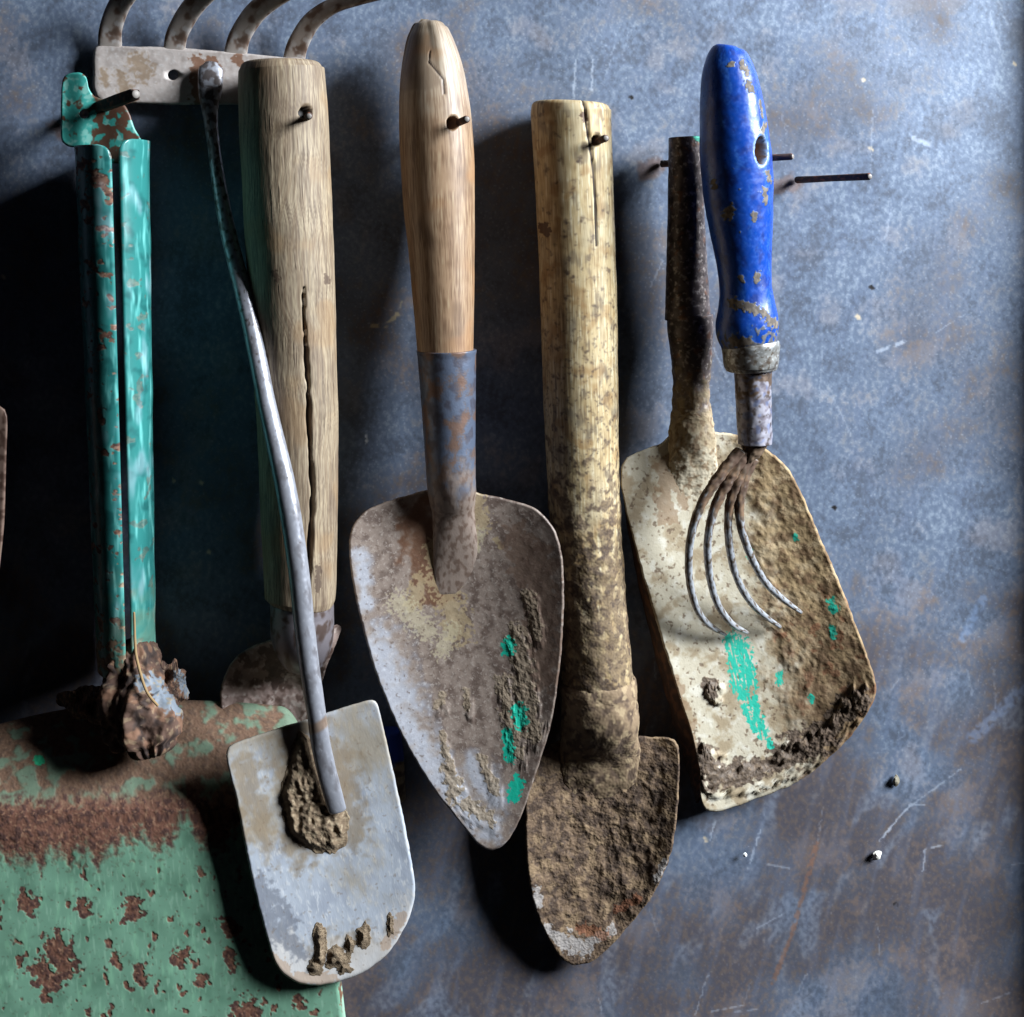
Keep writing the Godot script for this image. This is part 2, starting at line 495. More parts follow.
# ------------------------------------------------------------------ trowel
func trowel_z(x: float, y: float) -> float:
	var ax := 451.0 + (y - 490.0) * 0.11
	var q := (x - ax) / 105.0
	var t := clampf((y - 490.0) / 355.0, 0, 1)
	var z := lerpf(0.0195, 0.0215, t) + 0.003 * q + 0.0078 * q * q - 0.002 * sin(t * PI)
	var w := lerpf(25.0, 10.0, clampf((y - 480) / 120.0, 0, 1))
	z += 0.003 * exp(-pow((x - ax) / (w * 1.7), 2.0)) * (1.0 - smoothstep(484, 605, y))
	z += 0.00012 * F2(x, y, 0.05) + 0.0006 * trowel_mud(x, y) * (0.6 + 0.5 * F2(x, y, 0.1))
	return z

var trowel_muds := [[520, 640, 535, 740, 10], [532, 600, 540, 640, 6], [452, 780, 458, 806, 8], [470, 815, 492, 828, 7], [505, 690, 520, 760, 7], [445, 745, 450, 770, 4], [447, 705, 440, 715, 4], [485, 770, 500, 800, 5], [470, 700, 470, 720, 3]]
func trowel_mud(x: float, y: float) -> float:
	return marks(x, y, trowel_muds, 1.1, 0.09)

func trowel_fn(x: float, y: float) -> Color:
	var f := F2(x, y, 0.05)
	var g := F2(x, y, 0.17)
	var s := N2(x, y, 0.6)
	var c := C(132, 116, 106).lerp(C(98, 82, 74), smoothstep(-0.2, 0.4, f + 0.3 * g)).lerp(C(150, 136, 126), smoothstep(0.1, 0.6, g + 0.3 * s))
	var rust := marks(x, y, LIST_1, 0.9, 0.05, 0.4)
	c = c.lerp(C(96, 62, 42), rust * 0.75)
	c = c.lerp(C(158, 138, 106), marks(x, y, LIST_2, 1.3, 0.13) * 0.75)
	c = c.lerp(C(178, 166, 138), marks(x, y, LIST_3, 1.4, 0.2) * 0.6)
	var bare := marks(x, y, LIST_4, 1.2, 0.05, 0.9)
	c = c.lerp(C(186, 190, 202), bare * 0.75)
	o_m = 0.1 + 0.1 * bare
	o_r = 0.5 + 0.12 * g - 0.06 * bare
	var brown := marks(x, y, LIST_5, 1.0, 0.07)
	c = c.lerp(C(108, 84, 70), brown * 0.6)
	var spk := smoothstep(0.36, 0.6, F2(x + 9, y, 0.13))
	c = c.lerp(C(80, 62, 52), spk * 0.45)
	var m := trowel_mud(x, y)
	c = c.lerp(C(116, 98, 78).lerp(C(138, 122, 102), smoothstep(-0.3, 0.4, s)), m * 0.8)
	var gp := marks(x, y, LIST_6, 1.0, 0.16)
	c = c.lerp(C(18, 168, 140), gp)
	o_m *= (1.0 - m) * (1.0 - gp) * (1.0 - 0.8 * rust)
	o_r = lerpf(o_r, 0.85, m)
	o_h = 0.05 * g + 0.03 * s + 0.35 * m * (0.5 + g)
	return c

var tr_path := []
func trowel_handle_disp(a: float, x: float, y: float) -> float:
	var d := 0.00012 * F2(a * 30.0, y, 0.02)
	if cos(a) > -0.1 and y < 140:
		var l := line_d(x, y, LIST_7)
		d -= 0.0004 * (1.0 - smoothstep(0.3, 1.1 + 0.5 * N2(x, y, 0.2), l))
		d -= 0.005 * (1.0 - smoothstep(4.0, 6.6, Vector2((x - 449), (y - 127) * 0.9).length()))
		# whittled flat at the top
		var fl := smoothstep(96.0, 40.0, y) * (1.0 - smoothstep(-2.0, 10.0, x - 428.0 - 0.15 * (y - 40)))
		d -= 0.0016 * fl * maxf(cos(a + 0.5), 0.0)
	return d

func trowel_handle_fn(a: float, y: float) -> Color:
	var p := at_y(tr_path, y)
	var x := p.x + p.y * sin(a)
	var g := wood_grain(a, y, 35.0)
	var f := F2(a * 35.0, y, 0.03)
	var c := C(150, 121, 94).lerp(C(112, 84, 61), smoothstep(-0.2, 0.6, g + 0.4 * f)).lerp(C(166, 141, 113), smoothstep(0.1, 0.6, -g + 0.4 * f))
	var top := smoothstep(150.0, 70.0, y + 30.0 * f)
	c = c.lerp(C(168, 156, 140).lerp(C(140, 124, 106), smoothstep(-0.2, 0.3, g)), top * 0.7)
	if cos(a) > 0 and y < 145:
		c = c.lerp(C(120, 100, 82), smoothstep(95.0, 88.0, y + 6 * f) * (1.0 - smoothstep(-1.0, 4.0, x - 430.0 - 0.2 * (y - 60))) * smoothstep(30.0, 40.0, y) * 0.6)
		var l := line_d(x, y, LIST_8)
		c = c.lerp(C(48, 36, 30), (1.0 - smoothstep(0.2, 1.2 + 0.5 * N2(x, y, 0.2), l)) * 0.8)
		c = c.lerp(C(40, 26, 20), 1.0 - smoothstep(4.0, 6.5, Vector2(x - 449, y - 127).length()))
	c = c.lerp(C(96, 72, 54), smoothstep(0.1, 0.7, F2(a * 30.0 + 70, y * 0.4, 0.03)) * 0.45)
	c = c.lerp(C(150, 104, 66), smoothstep(0.1, 0.5, F2(a * 20.0, y + 400, 0.015)) * 0.35)
	o_r = 0.5 + 0.1 * g
	o_h = 0.02 * g
	return c

func build_trowel() -> void:
	var z := 0.037
	tr_path = lr([[20.5, 427, 433], [21.3, 421, 438], [23, 416, 443], [26, 412.5, 446], [31, 409.5, 449], [44, 405, 454.5], [74, 400.5, 464], [118, 399, 471], [162, 400.5, 474], [206, 403.5, 474.5], [251, 408.5, 474.5], [295, 412.5, 474], [335, 416, 473.2], [358, 418, 473]], z)
	for r in tr_path: r[2] = lerpf(0.0185, 0.0235, (r[1] - 20.0) / 340.0)
	var o := thing("trowel", "big pointed garden trowel with tapered wooden handle and rounded steel blade", "trowel", W(450, 125, 0))
	var g := o.position
	part("handle", tube(tr_path, 160, 1.6, 0.2, 0.1, g, trowel_handle_disp, 0, 370), paint(320, 500, -PI, 0, PI, 370, trowel_handle_fn), o)
	var sp := lr([[350, 417.2, 475.8], [362, 418, 475.8], [400, 421, 475.5], [445, 424.3, 475.3], [478, 426.5, 475.5], [494, 428, 476], [512, 432, 475], [540, 433, 478], [570, 434, 481], [600, 438, 480]], 0.0235)
	for i in range(4, sp.size()):
		sp[i][2] = trowel_z(sp[i][0], sp[i][1]) - 0.0006
		sp[i][4] = [25.0, 21.5, 15.0, 7.5, 3.2, 0.8][i - 4]
	sp[4][2] = 0.0232
	sp[5][2] = 0.0222
	sp[6][2] = 0.0204
	var sock_fn := func(a: float, y: float) -> Color:
		var f := F2(a * 30.0, y, 0.05)
		var s := N2(a * 30.0, y, 0.5)
		var c := C(92, 100, 118).lerp(C(74, 74, 86), smoothstep(-0.1, 0.4, f))
		c = c.lerp(C(116, 84, 66), smoothstep(-0.05, 0.45, F2(a * 30.0 + 99, y, 0.035) + 0.2 * s) * 0.8)
		c = c.lerp(C(128, 112, 102).lerp(C(98, 80, 70), smoothstep(-0.1, 0.4, F2(a * 30.0, y + 70, 0.08))), smoothstep(440, 505, y + 30 * f))
		o_m = 0.35 * (1.0 - smoothstep(440, 505, y))
		o_r = 0.45 + 0.12 * f
		o_h = 0.05 * s + 0.08 * f
		return c
	var seam := func(a: float, x: float, y: float) -> float:
		return 0.0002 if y < 353 else 0.00005 * N2(a * 20, y, 0.1)
	var b := part("socket", tube(sp, 96, 2.5, 0.03, 0.3, g, seam, 340, 600), paint(200, 260, -PI, 340, PI, 600, sock_fn), o)
	var out := [Vector2(427, 492), Vector2(405, 498), Vector2(384, 504.6), Vector2(366, 513), Vector2(355, 526), Vector2(351, 544), Vector2(353.8, 578), Vector2(364.6, 627.6), Vector2(379, 677), Vector2(404, 736), Vector2(433, 785), Vector2(463, 824), Vector2(480, 843.5), Vector2(492.5, 848), Vector2(505, 841.5), Vector2(519.5, 817), Vector2(534, 775), Vector2(549, 726), Vector2(558, 667), Vector2(562, 603), Vector2(560, 554), Vector2(552, 529), Vector2(534, 510), Vector2(502, 499.7), Vector2(482, 496), Vector2(455, 488)]
	var rect := Rect2(340, 480, 232, 378)
	part("blade", blade(out, Vector2(460, 610), trowel_z, 0.0016, 90, 260, rect, 0.03, g, 0.0, 0.7), paint(370, 600, 340, 480, 572, 858, trowel_fn), o)

# ------------------------------------------------------------------ transplanting trowel with round wooden handle
var tp_path := []
func tp_crack(x: float, y: float) -> float:
	return line_d(x, y, LIST_9)

func tp_disp(a: float, x: float, y: float) -> float:
	var d := 0.0002 * F2(a * 35.0, y, 0.02)
	var low := smoothstep(400, 560, y + 60.0 * F2(a * 35.0, y, 0.02))
	d += low * (0.0005 * F2(a * 35.0, y, 0.04) + 0.0003 * R2(a * 35.0, y, 0.03))
	if cos(a) > 0 and y < 260:
		d -= 0.0014 * (1.0 - smoothstep(0.4, lerpf(1.9, 0.9, clampf((y - 100) / 130.0, 0, 1)), tp_crack(x, y)))
		d -= 0.004 * (1.0 - smoothstep(3.5, 6.0, Vector2(x - 589, y - 143).length()))
	return d

func tp_fn(a: float, y: float) -> Color:
	var p := at_y(tp_path, y)
	var x := p.x + p.y * sin(a)
	var u := a * 36.0
	var g := wood_grain(a, y, 36.0)
	var f := F2(u, y, 0.04)
	var c := C(184, 161, 120).lerp(C(150, 124, 86), smoothstep(-0.1, 0.6, g + 0.4 * f)).lerp(C(206, 190, 156), smoothstep(0.1, 0.5, -g))
	c = c.lerp(C(96, 82, 66), smoothstep(0.15, 0.6, F2(u + 44, y * 0.5, 0.05) + 0.25 * g) * lerpf(0.45, 0.75, smoothstep(240, 420, y)))
	c = c.lerp(C(128, 88, 44), smoothstep(0.15, 0.5, F2(u + 140, y, 0.028)) * 0.4)
	c = c.lerp(C(188, 176, 150), smoothstep(0.0, 0.5, F2(u + 300, y * 0.4, 0.03)) * 0.4)
	var low := smoothstep(390, 600, y + 90.0 * F2(u, y, 0.02))
	var blot := smoothstep(-0.2, 0.42, F2(u, y, 0.075) + 0.8 * low - 0.42)
	c = c.lerp(C(66, 50, 40).lerp(C(100, 80, 60), smoothstep(-0.1, 0.5, F2(u + 11, y, 0.22))), blot * 0.85)
	var crust := smoothstep(0.05, 0.35, R2(u + 20, y, 0.03)) * low
	c = c.lerp(C(146, 124, 92), crust * 0.5)
	var dots := smoothstep(0.2, 0.7, F2(u, y, 0.13)) * smoothstep(200, 420, y)
	c = c.lerp(C(50, 38, 32), dots * 0.6)
	if cos(a) > 0:
		if y < 260: c = c.lerp(C(44, 32, 26), 1.0 - smoothstep(0.4, 1.6, tp_crack(x, y)))
		c = c.lerp(C(40, 28, 22), 1.0 - smoothstep(3.5, 6.0, Vector2(x - 589, y - 143).length()))
		c = c.lerp(C(70, 44, 30), marks(x, y, LIST_10, 0.8, 0.2) * 0.8)
	o_r = 0.62 + 0.2 * low
	o_h = 0.05 * g + low * (0.25 * f + 0.12 * N2(u, y, 0.3)) - 0.2 * blot * low
	return c

func tp_blade_z(x: float, y: float) -> float:
	var ax := 604.0 - (y - 740.0) * 0.06
	var q := (x - ax) / 74.0
	var t := clampf((y - 740.0) / 222.0, 0, 1)
	var z := lerpf(0.010, 0.0065, t) + 0.0065 * q * q
	z += 0.004 * exp(-pow((x - 600.0) / 42.0, 2.0)) * (1.0 - smoothstep(732, 850, y))
	var thick := smoothstep(1.0, 0.75, absf(q)) * (1.0 - smoothstep(0.86, 0.97, t))
	z += thick * (0.0010 * F2(x, y, 0.022) + 0.0005 * R2(x, y, 0.025) + 0.00035 * F2(x, y, 0.1))
	return z

func tp_blade_fn(x: float, y: float) -> Color:
	var f := F2(x, y, 0.06)
	var g := F2(x, y, 0.2)
	var s := N2(x, y, 0.5)
	var c := C(108, 86, 66).lerp(C(70, 53, 41), smoothstep(-0.2, 0.3, f + 0.4 * g)).lerp(C(132, 108, 82), smoothstep(0.05, 0.45, F2(x + 90, y, 0.035) + 0.3 * g))
	c = c.lerp(C(58, 45, 37), smoothstep(0.2, 0.6, F2(x + 40, y, 0.09)) * 0.6)
	c = c.lerp(C(164, 142, 112), smoothstep(0.25, 0.6, F2(x + 70, y, 0.3)) * 0.4)
	c = c.lerp(C(164, 158, 156), marks(x, y, LIST_11, 1.0, 0.12) * 0.8)
	c = c.lerp(C(140, 82, 52), marks(x, y, LIST_12, 1.0, 0.12) * 0.6)
	o_r = 0.85
	o_h = 0.3 * g + 0.15 * f + 0.22 * F2(x, y, 0.33)
	return c

func build_transplanter() -> void:
	tp_path = lr([[103, 532, 609], [112, 531, 610], [160, 534, 611.5], [230, 538, 614], [300, 540.6, 616], [400, 544, 617.5], [500, 549, 619], [600, 557, 625], [690, 562, 633]], 0.0168)
	var o := thing("transplanting_trowel", "narrow scoop trowel caked in brown mud with straight yellowish wooden handle", "trowel", W(596, 138, 0))
	var g := o.position
	part("handle", tube(tp_path, 150, 1.8, 0.14, 0.1, g, tp_disp, 90, 700), paint(260, 800, -PI, 90, PI, 700, tp_fn), o)
	var fp := lr([[678, 560, 634], [690, 560, 636], [715, 562, 637], [736, 561, 638], [755, 559, 640], [778, 562, 640], [806, 568, 634]], 0.0166)
	for i in range(3, 7):
		fp[i][2] = tp_blade_z(fp[i][0], maxf(fp[i][1], 745.0)) - 0.0006
		fp[i][4] = [24.0, 12.0, 5.0, 0.8][i - 3]
	fp[3][2] = 0.0150
	fp[5][2] -= 0.0004
	fp[6][2] -= 0.0014
	var fd := func(a: float, x: float, y: float) -> float:
		return 0.0007 * F2(a * 36, y, 0.03) + 0.0003 * R2(a * 36, y, 0.03)
	var ff := func(a: float, y: float) -> Color:
		var u := a * 36.0
		var f := F2(u, y, 0.06)
		var c := C(128, 106, 82).lerp(C(84, 66, 52), smoothstep(-0.1, 0.4, f)).lerp(C(156, 134, 104), smoothstep(0.1, 0.4, F2(u + 70, y, 0.09)))
		o_r = 0.85
		o_h = 0.3 * f + 0.15 * N2(u, y, 0.3)
		return c
	part("ferrule", tube(fp, 90, 1.8, 0.08, 0.3, g, fd, 670, 815), paint(220, 150, -PI, 670, PI, 815, ff), o)
	var out := [Vector2(566, 741), Vector2(550, 747), Vector2(538, 762), Vector2(529, 788), Vector2(527, 820), Vector2(528, 856), Vector2(534, 898), Vector2(546.6, 932), Vector2(562, 956), Vector2(576, 963), Vector2(596, 957), Vector2(625, 928), Vector2(655, 888), Vector2(671, 844), Vector2(677, 795), Vector2(677.5, 752), Vector2(674, 742), Vector2(664, 739), Vector2(630, 738), Vector2(598, 737)]
	var rect := Rect2(515, 725, 175, 250)
	part("blade", blade(out, Vector2(600, 830), tp_blade_z, 0.0016, 80, 240, rect, 0.012, g, 0.0, 1.0), paint(290, 420, 515, 725, 690, 975, tp_blade_fn), o)

# ------------------------------------------------------------------ pipe-handled shovel
func ps_z(x: float, y: float) -> float:
	# blade axis leans from the neck towards the lower corner
	var ax := 696.0 + (y - 440.0) * 0.27
	var q := (x - ax) / 92.0
	var t := clampf((y - 430.0) / 380.0, 0, 1)
	var z := lerpf(0.0140, 0.0090, t) + 0.005 * minf(q * q, 1.6)
	z += 0.002 * exp(-pow((x - 692.0) / 30.0, 2.0)) * (1.0 - smoothstep(428, 505, y))
	# thick crust of soil on the right half and along the mouth
	z += ps_crust(x, y) * (0.0008 + 0.0004 * F2(x, y, 0.03) + 0.00012 * N2(x, y, 0.12))
	z += ps_dark(x, y) * (0.0012 + 0.001 * absf(N2(x, y, 0.13)))
	return z

func ps_crust(x: float, y: float) -> float:
	var e := 738.0 + (y - 445.0) * 0.24
	return smoothstep(-26.0, 26.0, x - e + 26.0 * F2(x, y, 0.03) + 10.0 * F2(x, y, 0.14))

func ps_dark(x: float, y: float) -> float:
	return marks(x, y, LIST_13, 1.0, 0.08)

func ps_fn(x: float, y: float) -> Color:
	var f := F2(x, y, 0.05)
	var g := F2(x, y, 0.16)
	var s := N2(x, y, 0.55)
	var c := C(182, 171, 150).lerp(C(196, 188, 172), smoothstep(0.0, 0.5, f)).lerp(C(150, 132, 106), smoothstep(0.0, 0.45, F2(x + 60, y + 9, 0.024) + 0.2 * g))
	var dot := smoothstep(0.3, 0.6, F2(x + 5, y + 80, 0.12) + 0.3 * F2(x, y, 0.02))
	c = c.lerp(C(92, 72, 54), dot * 0.7)
	c = c.lerp(C(120, 88, 60), marks(x, y, LIST_14, 1.2, 0.06) * 0.5)
	var cr_ := ps_crust(x, y)
	var k := C(158, 132, 96).lerp(C(118, 92, 64), smoothstep(-0.15, 0.35, f + 0.3 * g)).lerp(C(176, 152, 118), smoothstep(0.05, 0.45, F2(x + 200, y, 0.04) + 0.2 * s))
	k = k.lerp(C(128, 74, 46), smoothstep(0.2, 0.45, F2(x - 120, y + 33, 0.045)) * smoothstep(560, 640, y) * 0.7)
	k = k.lerp(C(96, 72, 50), smoothstep(560, 720, y + 60 * f) * 0.55)
	c = c.lerp(k, cr_)
	var d := ps_dark(x, y)
	c = c.lerp(C(80, 64, 52).lerp(C(112, 92, 74), smoothstep(0, 0.5, g)), d * 0.9)
	var gp := marks(x, y, LIST_15, 1.0, 0.17)
	gp *= smoothstep(-0.75, -0.25, sx.get_noise_2d((x - 0.22 * y) * 0.3, y * 0.045) + 0.6 * g)
	c = c.lerp(C(24, 172, 146), gp * 0.95)
	o_r = 0.7 + 0.15 * cr_
	o_h = 0.08 * g + 0.04 * s + cr_ * (0.16 * g + 0.12 * f) + d * 0.4 * g - 0.12 * dot
	return c

func build_pipe_shovel() -> void:
	var o := thing("flat_shovel", "pale steel hand shovel with pipe handle, square mouth and green paint smears", "shovel", W(684, 150, 0))
	var g := o.position
	var path := lr([[137, 669, 702], [150, 669, 702.5], [220, 668, 704], [320, 665.5, 710]], 0.0135)
	var pf := func(a: float, y: float) -> Color:
		var u := a * 20.0
		var f := F2(u, y, 0.06)
		var n := N2(u, y, 0.35)
		var c := C(92, 80, 78).lerp(C(60, 50, 49), smoothstep(-0.1, 0.4, f))
		c = c.lerp(C(188, 176, 168), smoothstep(0.1, 0.5, F2(u + 40, y, 0.12) + 0.3 * n - 0.05) * 0.7)
		c = c.lerp(C(126, 76, 50), smoothstep(0.3, 0.6, F2(u + 130, y, 0.07)) * 0.5)
		c = c.lerp(C(40, 128, 108), marks(u, y, LIST_16, 0.8, 0.2))
		c = c.lerp(C(160, 140, 108), smoothstep(355, 425, y + 50 * f) * 0.85)
		c = c.lerp(C(190, 178, 156), smoothstep(430, 470, y + 40 * f) * 0.8)
		var cake := smoothstep(350, 410, y)
		c = c.lerp(C(108, 84, 60), smoothstep(0.05, 0.4, F2(u + 9, y, 0.1)) * cake * 0.7)
		o_m = 0.45 * (1.0 - cake)
		o_r = 0.46 + 0.15 * f + 0.35 * cake
		o_h = 0.06 * n + 0.08 * f + cake * 0.25 * F2(u, y, 0.25)
		return c
	var pm := paint(130, 440, -PI, 130, PI, 515, pf)
	var rough_ := func(a: float, x: float, y: float) -> float: return 0.00018 * F2(a * 20, y, 0.08)
	# open pipe end: a short wall going down inside
	part("pipe_handle", tube(path, 64, 2.2, 0.06, 0.02, g, rough_, 130, 515), pm, o)
	var sp := lr([[314, 668, 712], [330, 668, 712.5], [360, 672, 711], [390, 673.5, 709], [414, 672, 711.5], [436, 669, 715], [458, 668, 717], [482, 669, 716], [508, 674, 712]], 0.0140)
	for i in range(4, sp.size()):
		sp[i][2] = ps_z(sp[i][0], maxf(sp[i][1], 440.0)) - 0.0006
		sp[i][4] = [17.0, 12.0, 7.5, 3.4, 0.6][i - 4]
	sp[4][2] = 0.0136
	var rough2 := func(a: float, x: float, y: float) -> float: return (0.0006 * F2(a * 20, y, 0.06) + 0.00025 * F2(a * 20, y, 0.2)) * smoothstep(330, 390, y)
	part("socket", tube(sp, 72, 2.0, 0.05, 0.3, g, rough2, 130, 515), pm, o)
	var out := [Vector2(692, 432), Vector2(675, 434), Vector2(660, 446), Vector2(638, 454), Vector2(625, 463), Vector2(622, 482), Vector2(629.5, 520), Vector2(646, 580), Vector2(664, 640), Vector2(680, 693), Vector2(693.5, 738), Vector2(700, 770), Vector2(701, 795), Vector2(706, 807), Vector2(718, 809.5), Vector2(747, 800), Vector2(797, 780), Vector2(818, 764), Vector2(846, 738), Vector2(866, 711), Vector2(874, 691), Vector2(872, 674), Vector2(846, 605), Vector2(811.5, 521.7), Vector2(793, 479), Vector2(778, 461), Vector2(748, 440.5), Vector2(714, 433)]
	var rect := Rect2(612, 414, 272, 404)
	var b := part("blade", blade(out, Vector2(730, 610), ps_z, 0.0018, 100, 280, rect, 0.02, g, 0.0, 1.0), paint(390, 580, 612, 414, 884, 818, ps_fn), o)
	# the left side of the blade is folded back towards the wall
	var v := PackedVector3Array()
	var uv := PackedVector2Array()
	var edge := [Vector2(624, 492), Vector2(629.5, 520), Vector2(646, 580), Vector2(664, 640), Vector2(680, 693), Vector2(693.5, 738), Vector2(700, 768), Vector2(702, 794)]
	var outer := [Vector2(623, 496), Vector2(627, 528), Vector2(639, 588), Vector2(654, 650), Vector2(667, 700), Vector2(681, 748), Vector2(690, 780), Vector2(696, 803)]
	for i in 40:
		var t := i / 39.0 * 6.999
		var q := int(t)
		var e: Vector2 = edge[q].lerp(edge[q + 1], t - q)
		var u: Vector2 = outer[q].lerp(outer[q + 1], t - q)
		var z0: float = ps_z(e.x + 1.0, e.y) - 0.0006
		var jag := 1.0 + 0.12 * N2(e.y, 3.0, 0.11)
		var p0 := W(e.x + 1.0, e.y, z0)
		var p1 := W(lerpf(e.x, u.x, 0.55 * jag), lerpf(e.y, u.y, 0.5), z0 - 0.0035)
		var p2 := W(lerpf(e.x, u.x, 1.0 * jag), u.y, maxf(z0 - 0.0085, 0.0012))
		var p3 := W(lerpf(e.x, u.x, 1.0 * jag) + 3.0, u.y, maxf(z0 - 0.0095, 0.0008))
		var p4 := W(lerpf(e.x, u.x, 0.5) + 4.0, e.y, z0 - 0.0045)
		for p in [p0, p1, p2, p3, p4]:
			v.append(p)
			uv.append(Vector2(i / 12.0, p.z * 40.0))
	var idx := PackedInt32Array()
	grid_idx(idx, 0, 40, 5, false)
	var rm := func(x: float, y: float) -> Color:
		var f := F2(x, y, 0.1)
		o_r = 0.8
		o_h = 0.15 * f
		return C(64, 46, 38).lerp(C(104, 70, 50), smoothstep(-0.1, 0.4, f))
	part("side_flange", mesh_of(v, uv, idx, g), paint(64, 64, 0, 0, 64, 64, rm), b)

# ------------------------------------------------------------------ blue-handled cultivator
var bl_path := []
func bl_disp(a: float, x: float, y: float) -> float:
	var d := 0.00015 * F2(a * 30, y, 0.03)
	if cos(a) > -0.2:
		d -= 0.007 * (1.0 - smoothstep(6.0, 9.0, Vector2((x - 752.0) * 1.15, (y - 153.0) * 0.6).length()))
	return d

func bl_fn(a: float, y: float) -> Color:
	var p := at_y(bl_path, y)
	var x := p.x + p.y * sin(a)
	var u := a * 33.0
	var f := F2(u, y, 0.04)
	var g := F2(u, y, 0.13)
	var c := C(14, 62, 150).lerp(C(10, 46, 122), smoothstep(0, 0.5, f)).lerp(C(22, 78, 172), smoothstep(0.1, 0.8, g))
	var chip := 0.0
	if cos(a) > -0.2:
		chip = marks(x, y, LIST_17, 1.1, 0.17)
	chip = maxf(chip, smoothstep(0.66, 0.76, F2(u + 80, y, 0.075)) * 0.9)
	chip = maxf(chip, smoothstep(0.0, 0.2, F2(u + 10, y, 0.09) + (y - 331.0) / 26.0 - 0.1) * smoothstep(296, 330, y) * 0.85)
	c = c.lerp(C(84, 74, 66).lerp(C(116, 104, 92), smoothstep(-0.2, 0.3, g)), chip)
	var wear := smoothstep(0.1, 0.6, F2(u + 190, y * 0.35, 0.05) + 0.2 * N2(u, y, 0.3))
	c = c.lerp(C(96, 136, 200), wear * 0.3 * (1.0 - chip))
	if cos(a) > -0.2:
		var h := Vector2((x - 752.0) * 1.15, (y - 153.0) * 0.6).length()
		c = c.lerp(C(190, 196, 200), (1.0 - smoothstep(9.0, 12.0, h + 3.0 * g)) * 0.6)
		c = c.lerp(C(104, 66, 40), 1.0 - smoothstep(7.0, 8.6, h + g))
	o_r = lerpf(0.36 + 0.14 * g + 0.08 * f, 0.78, chip)
	o_h = 0.06 * f + 0.04 * g - 0.2 * chip
	return c

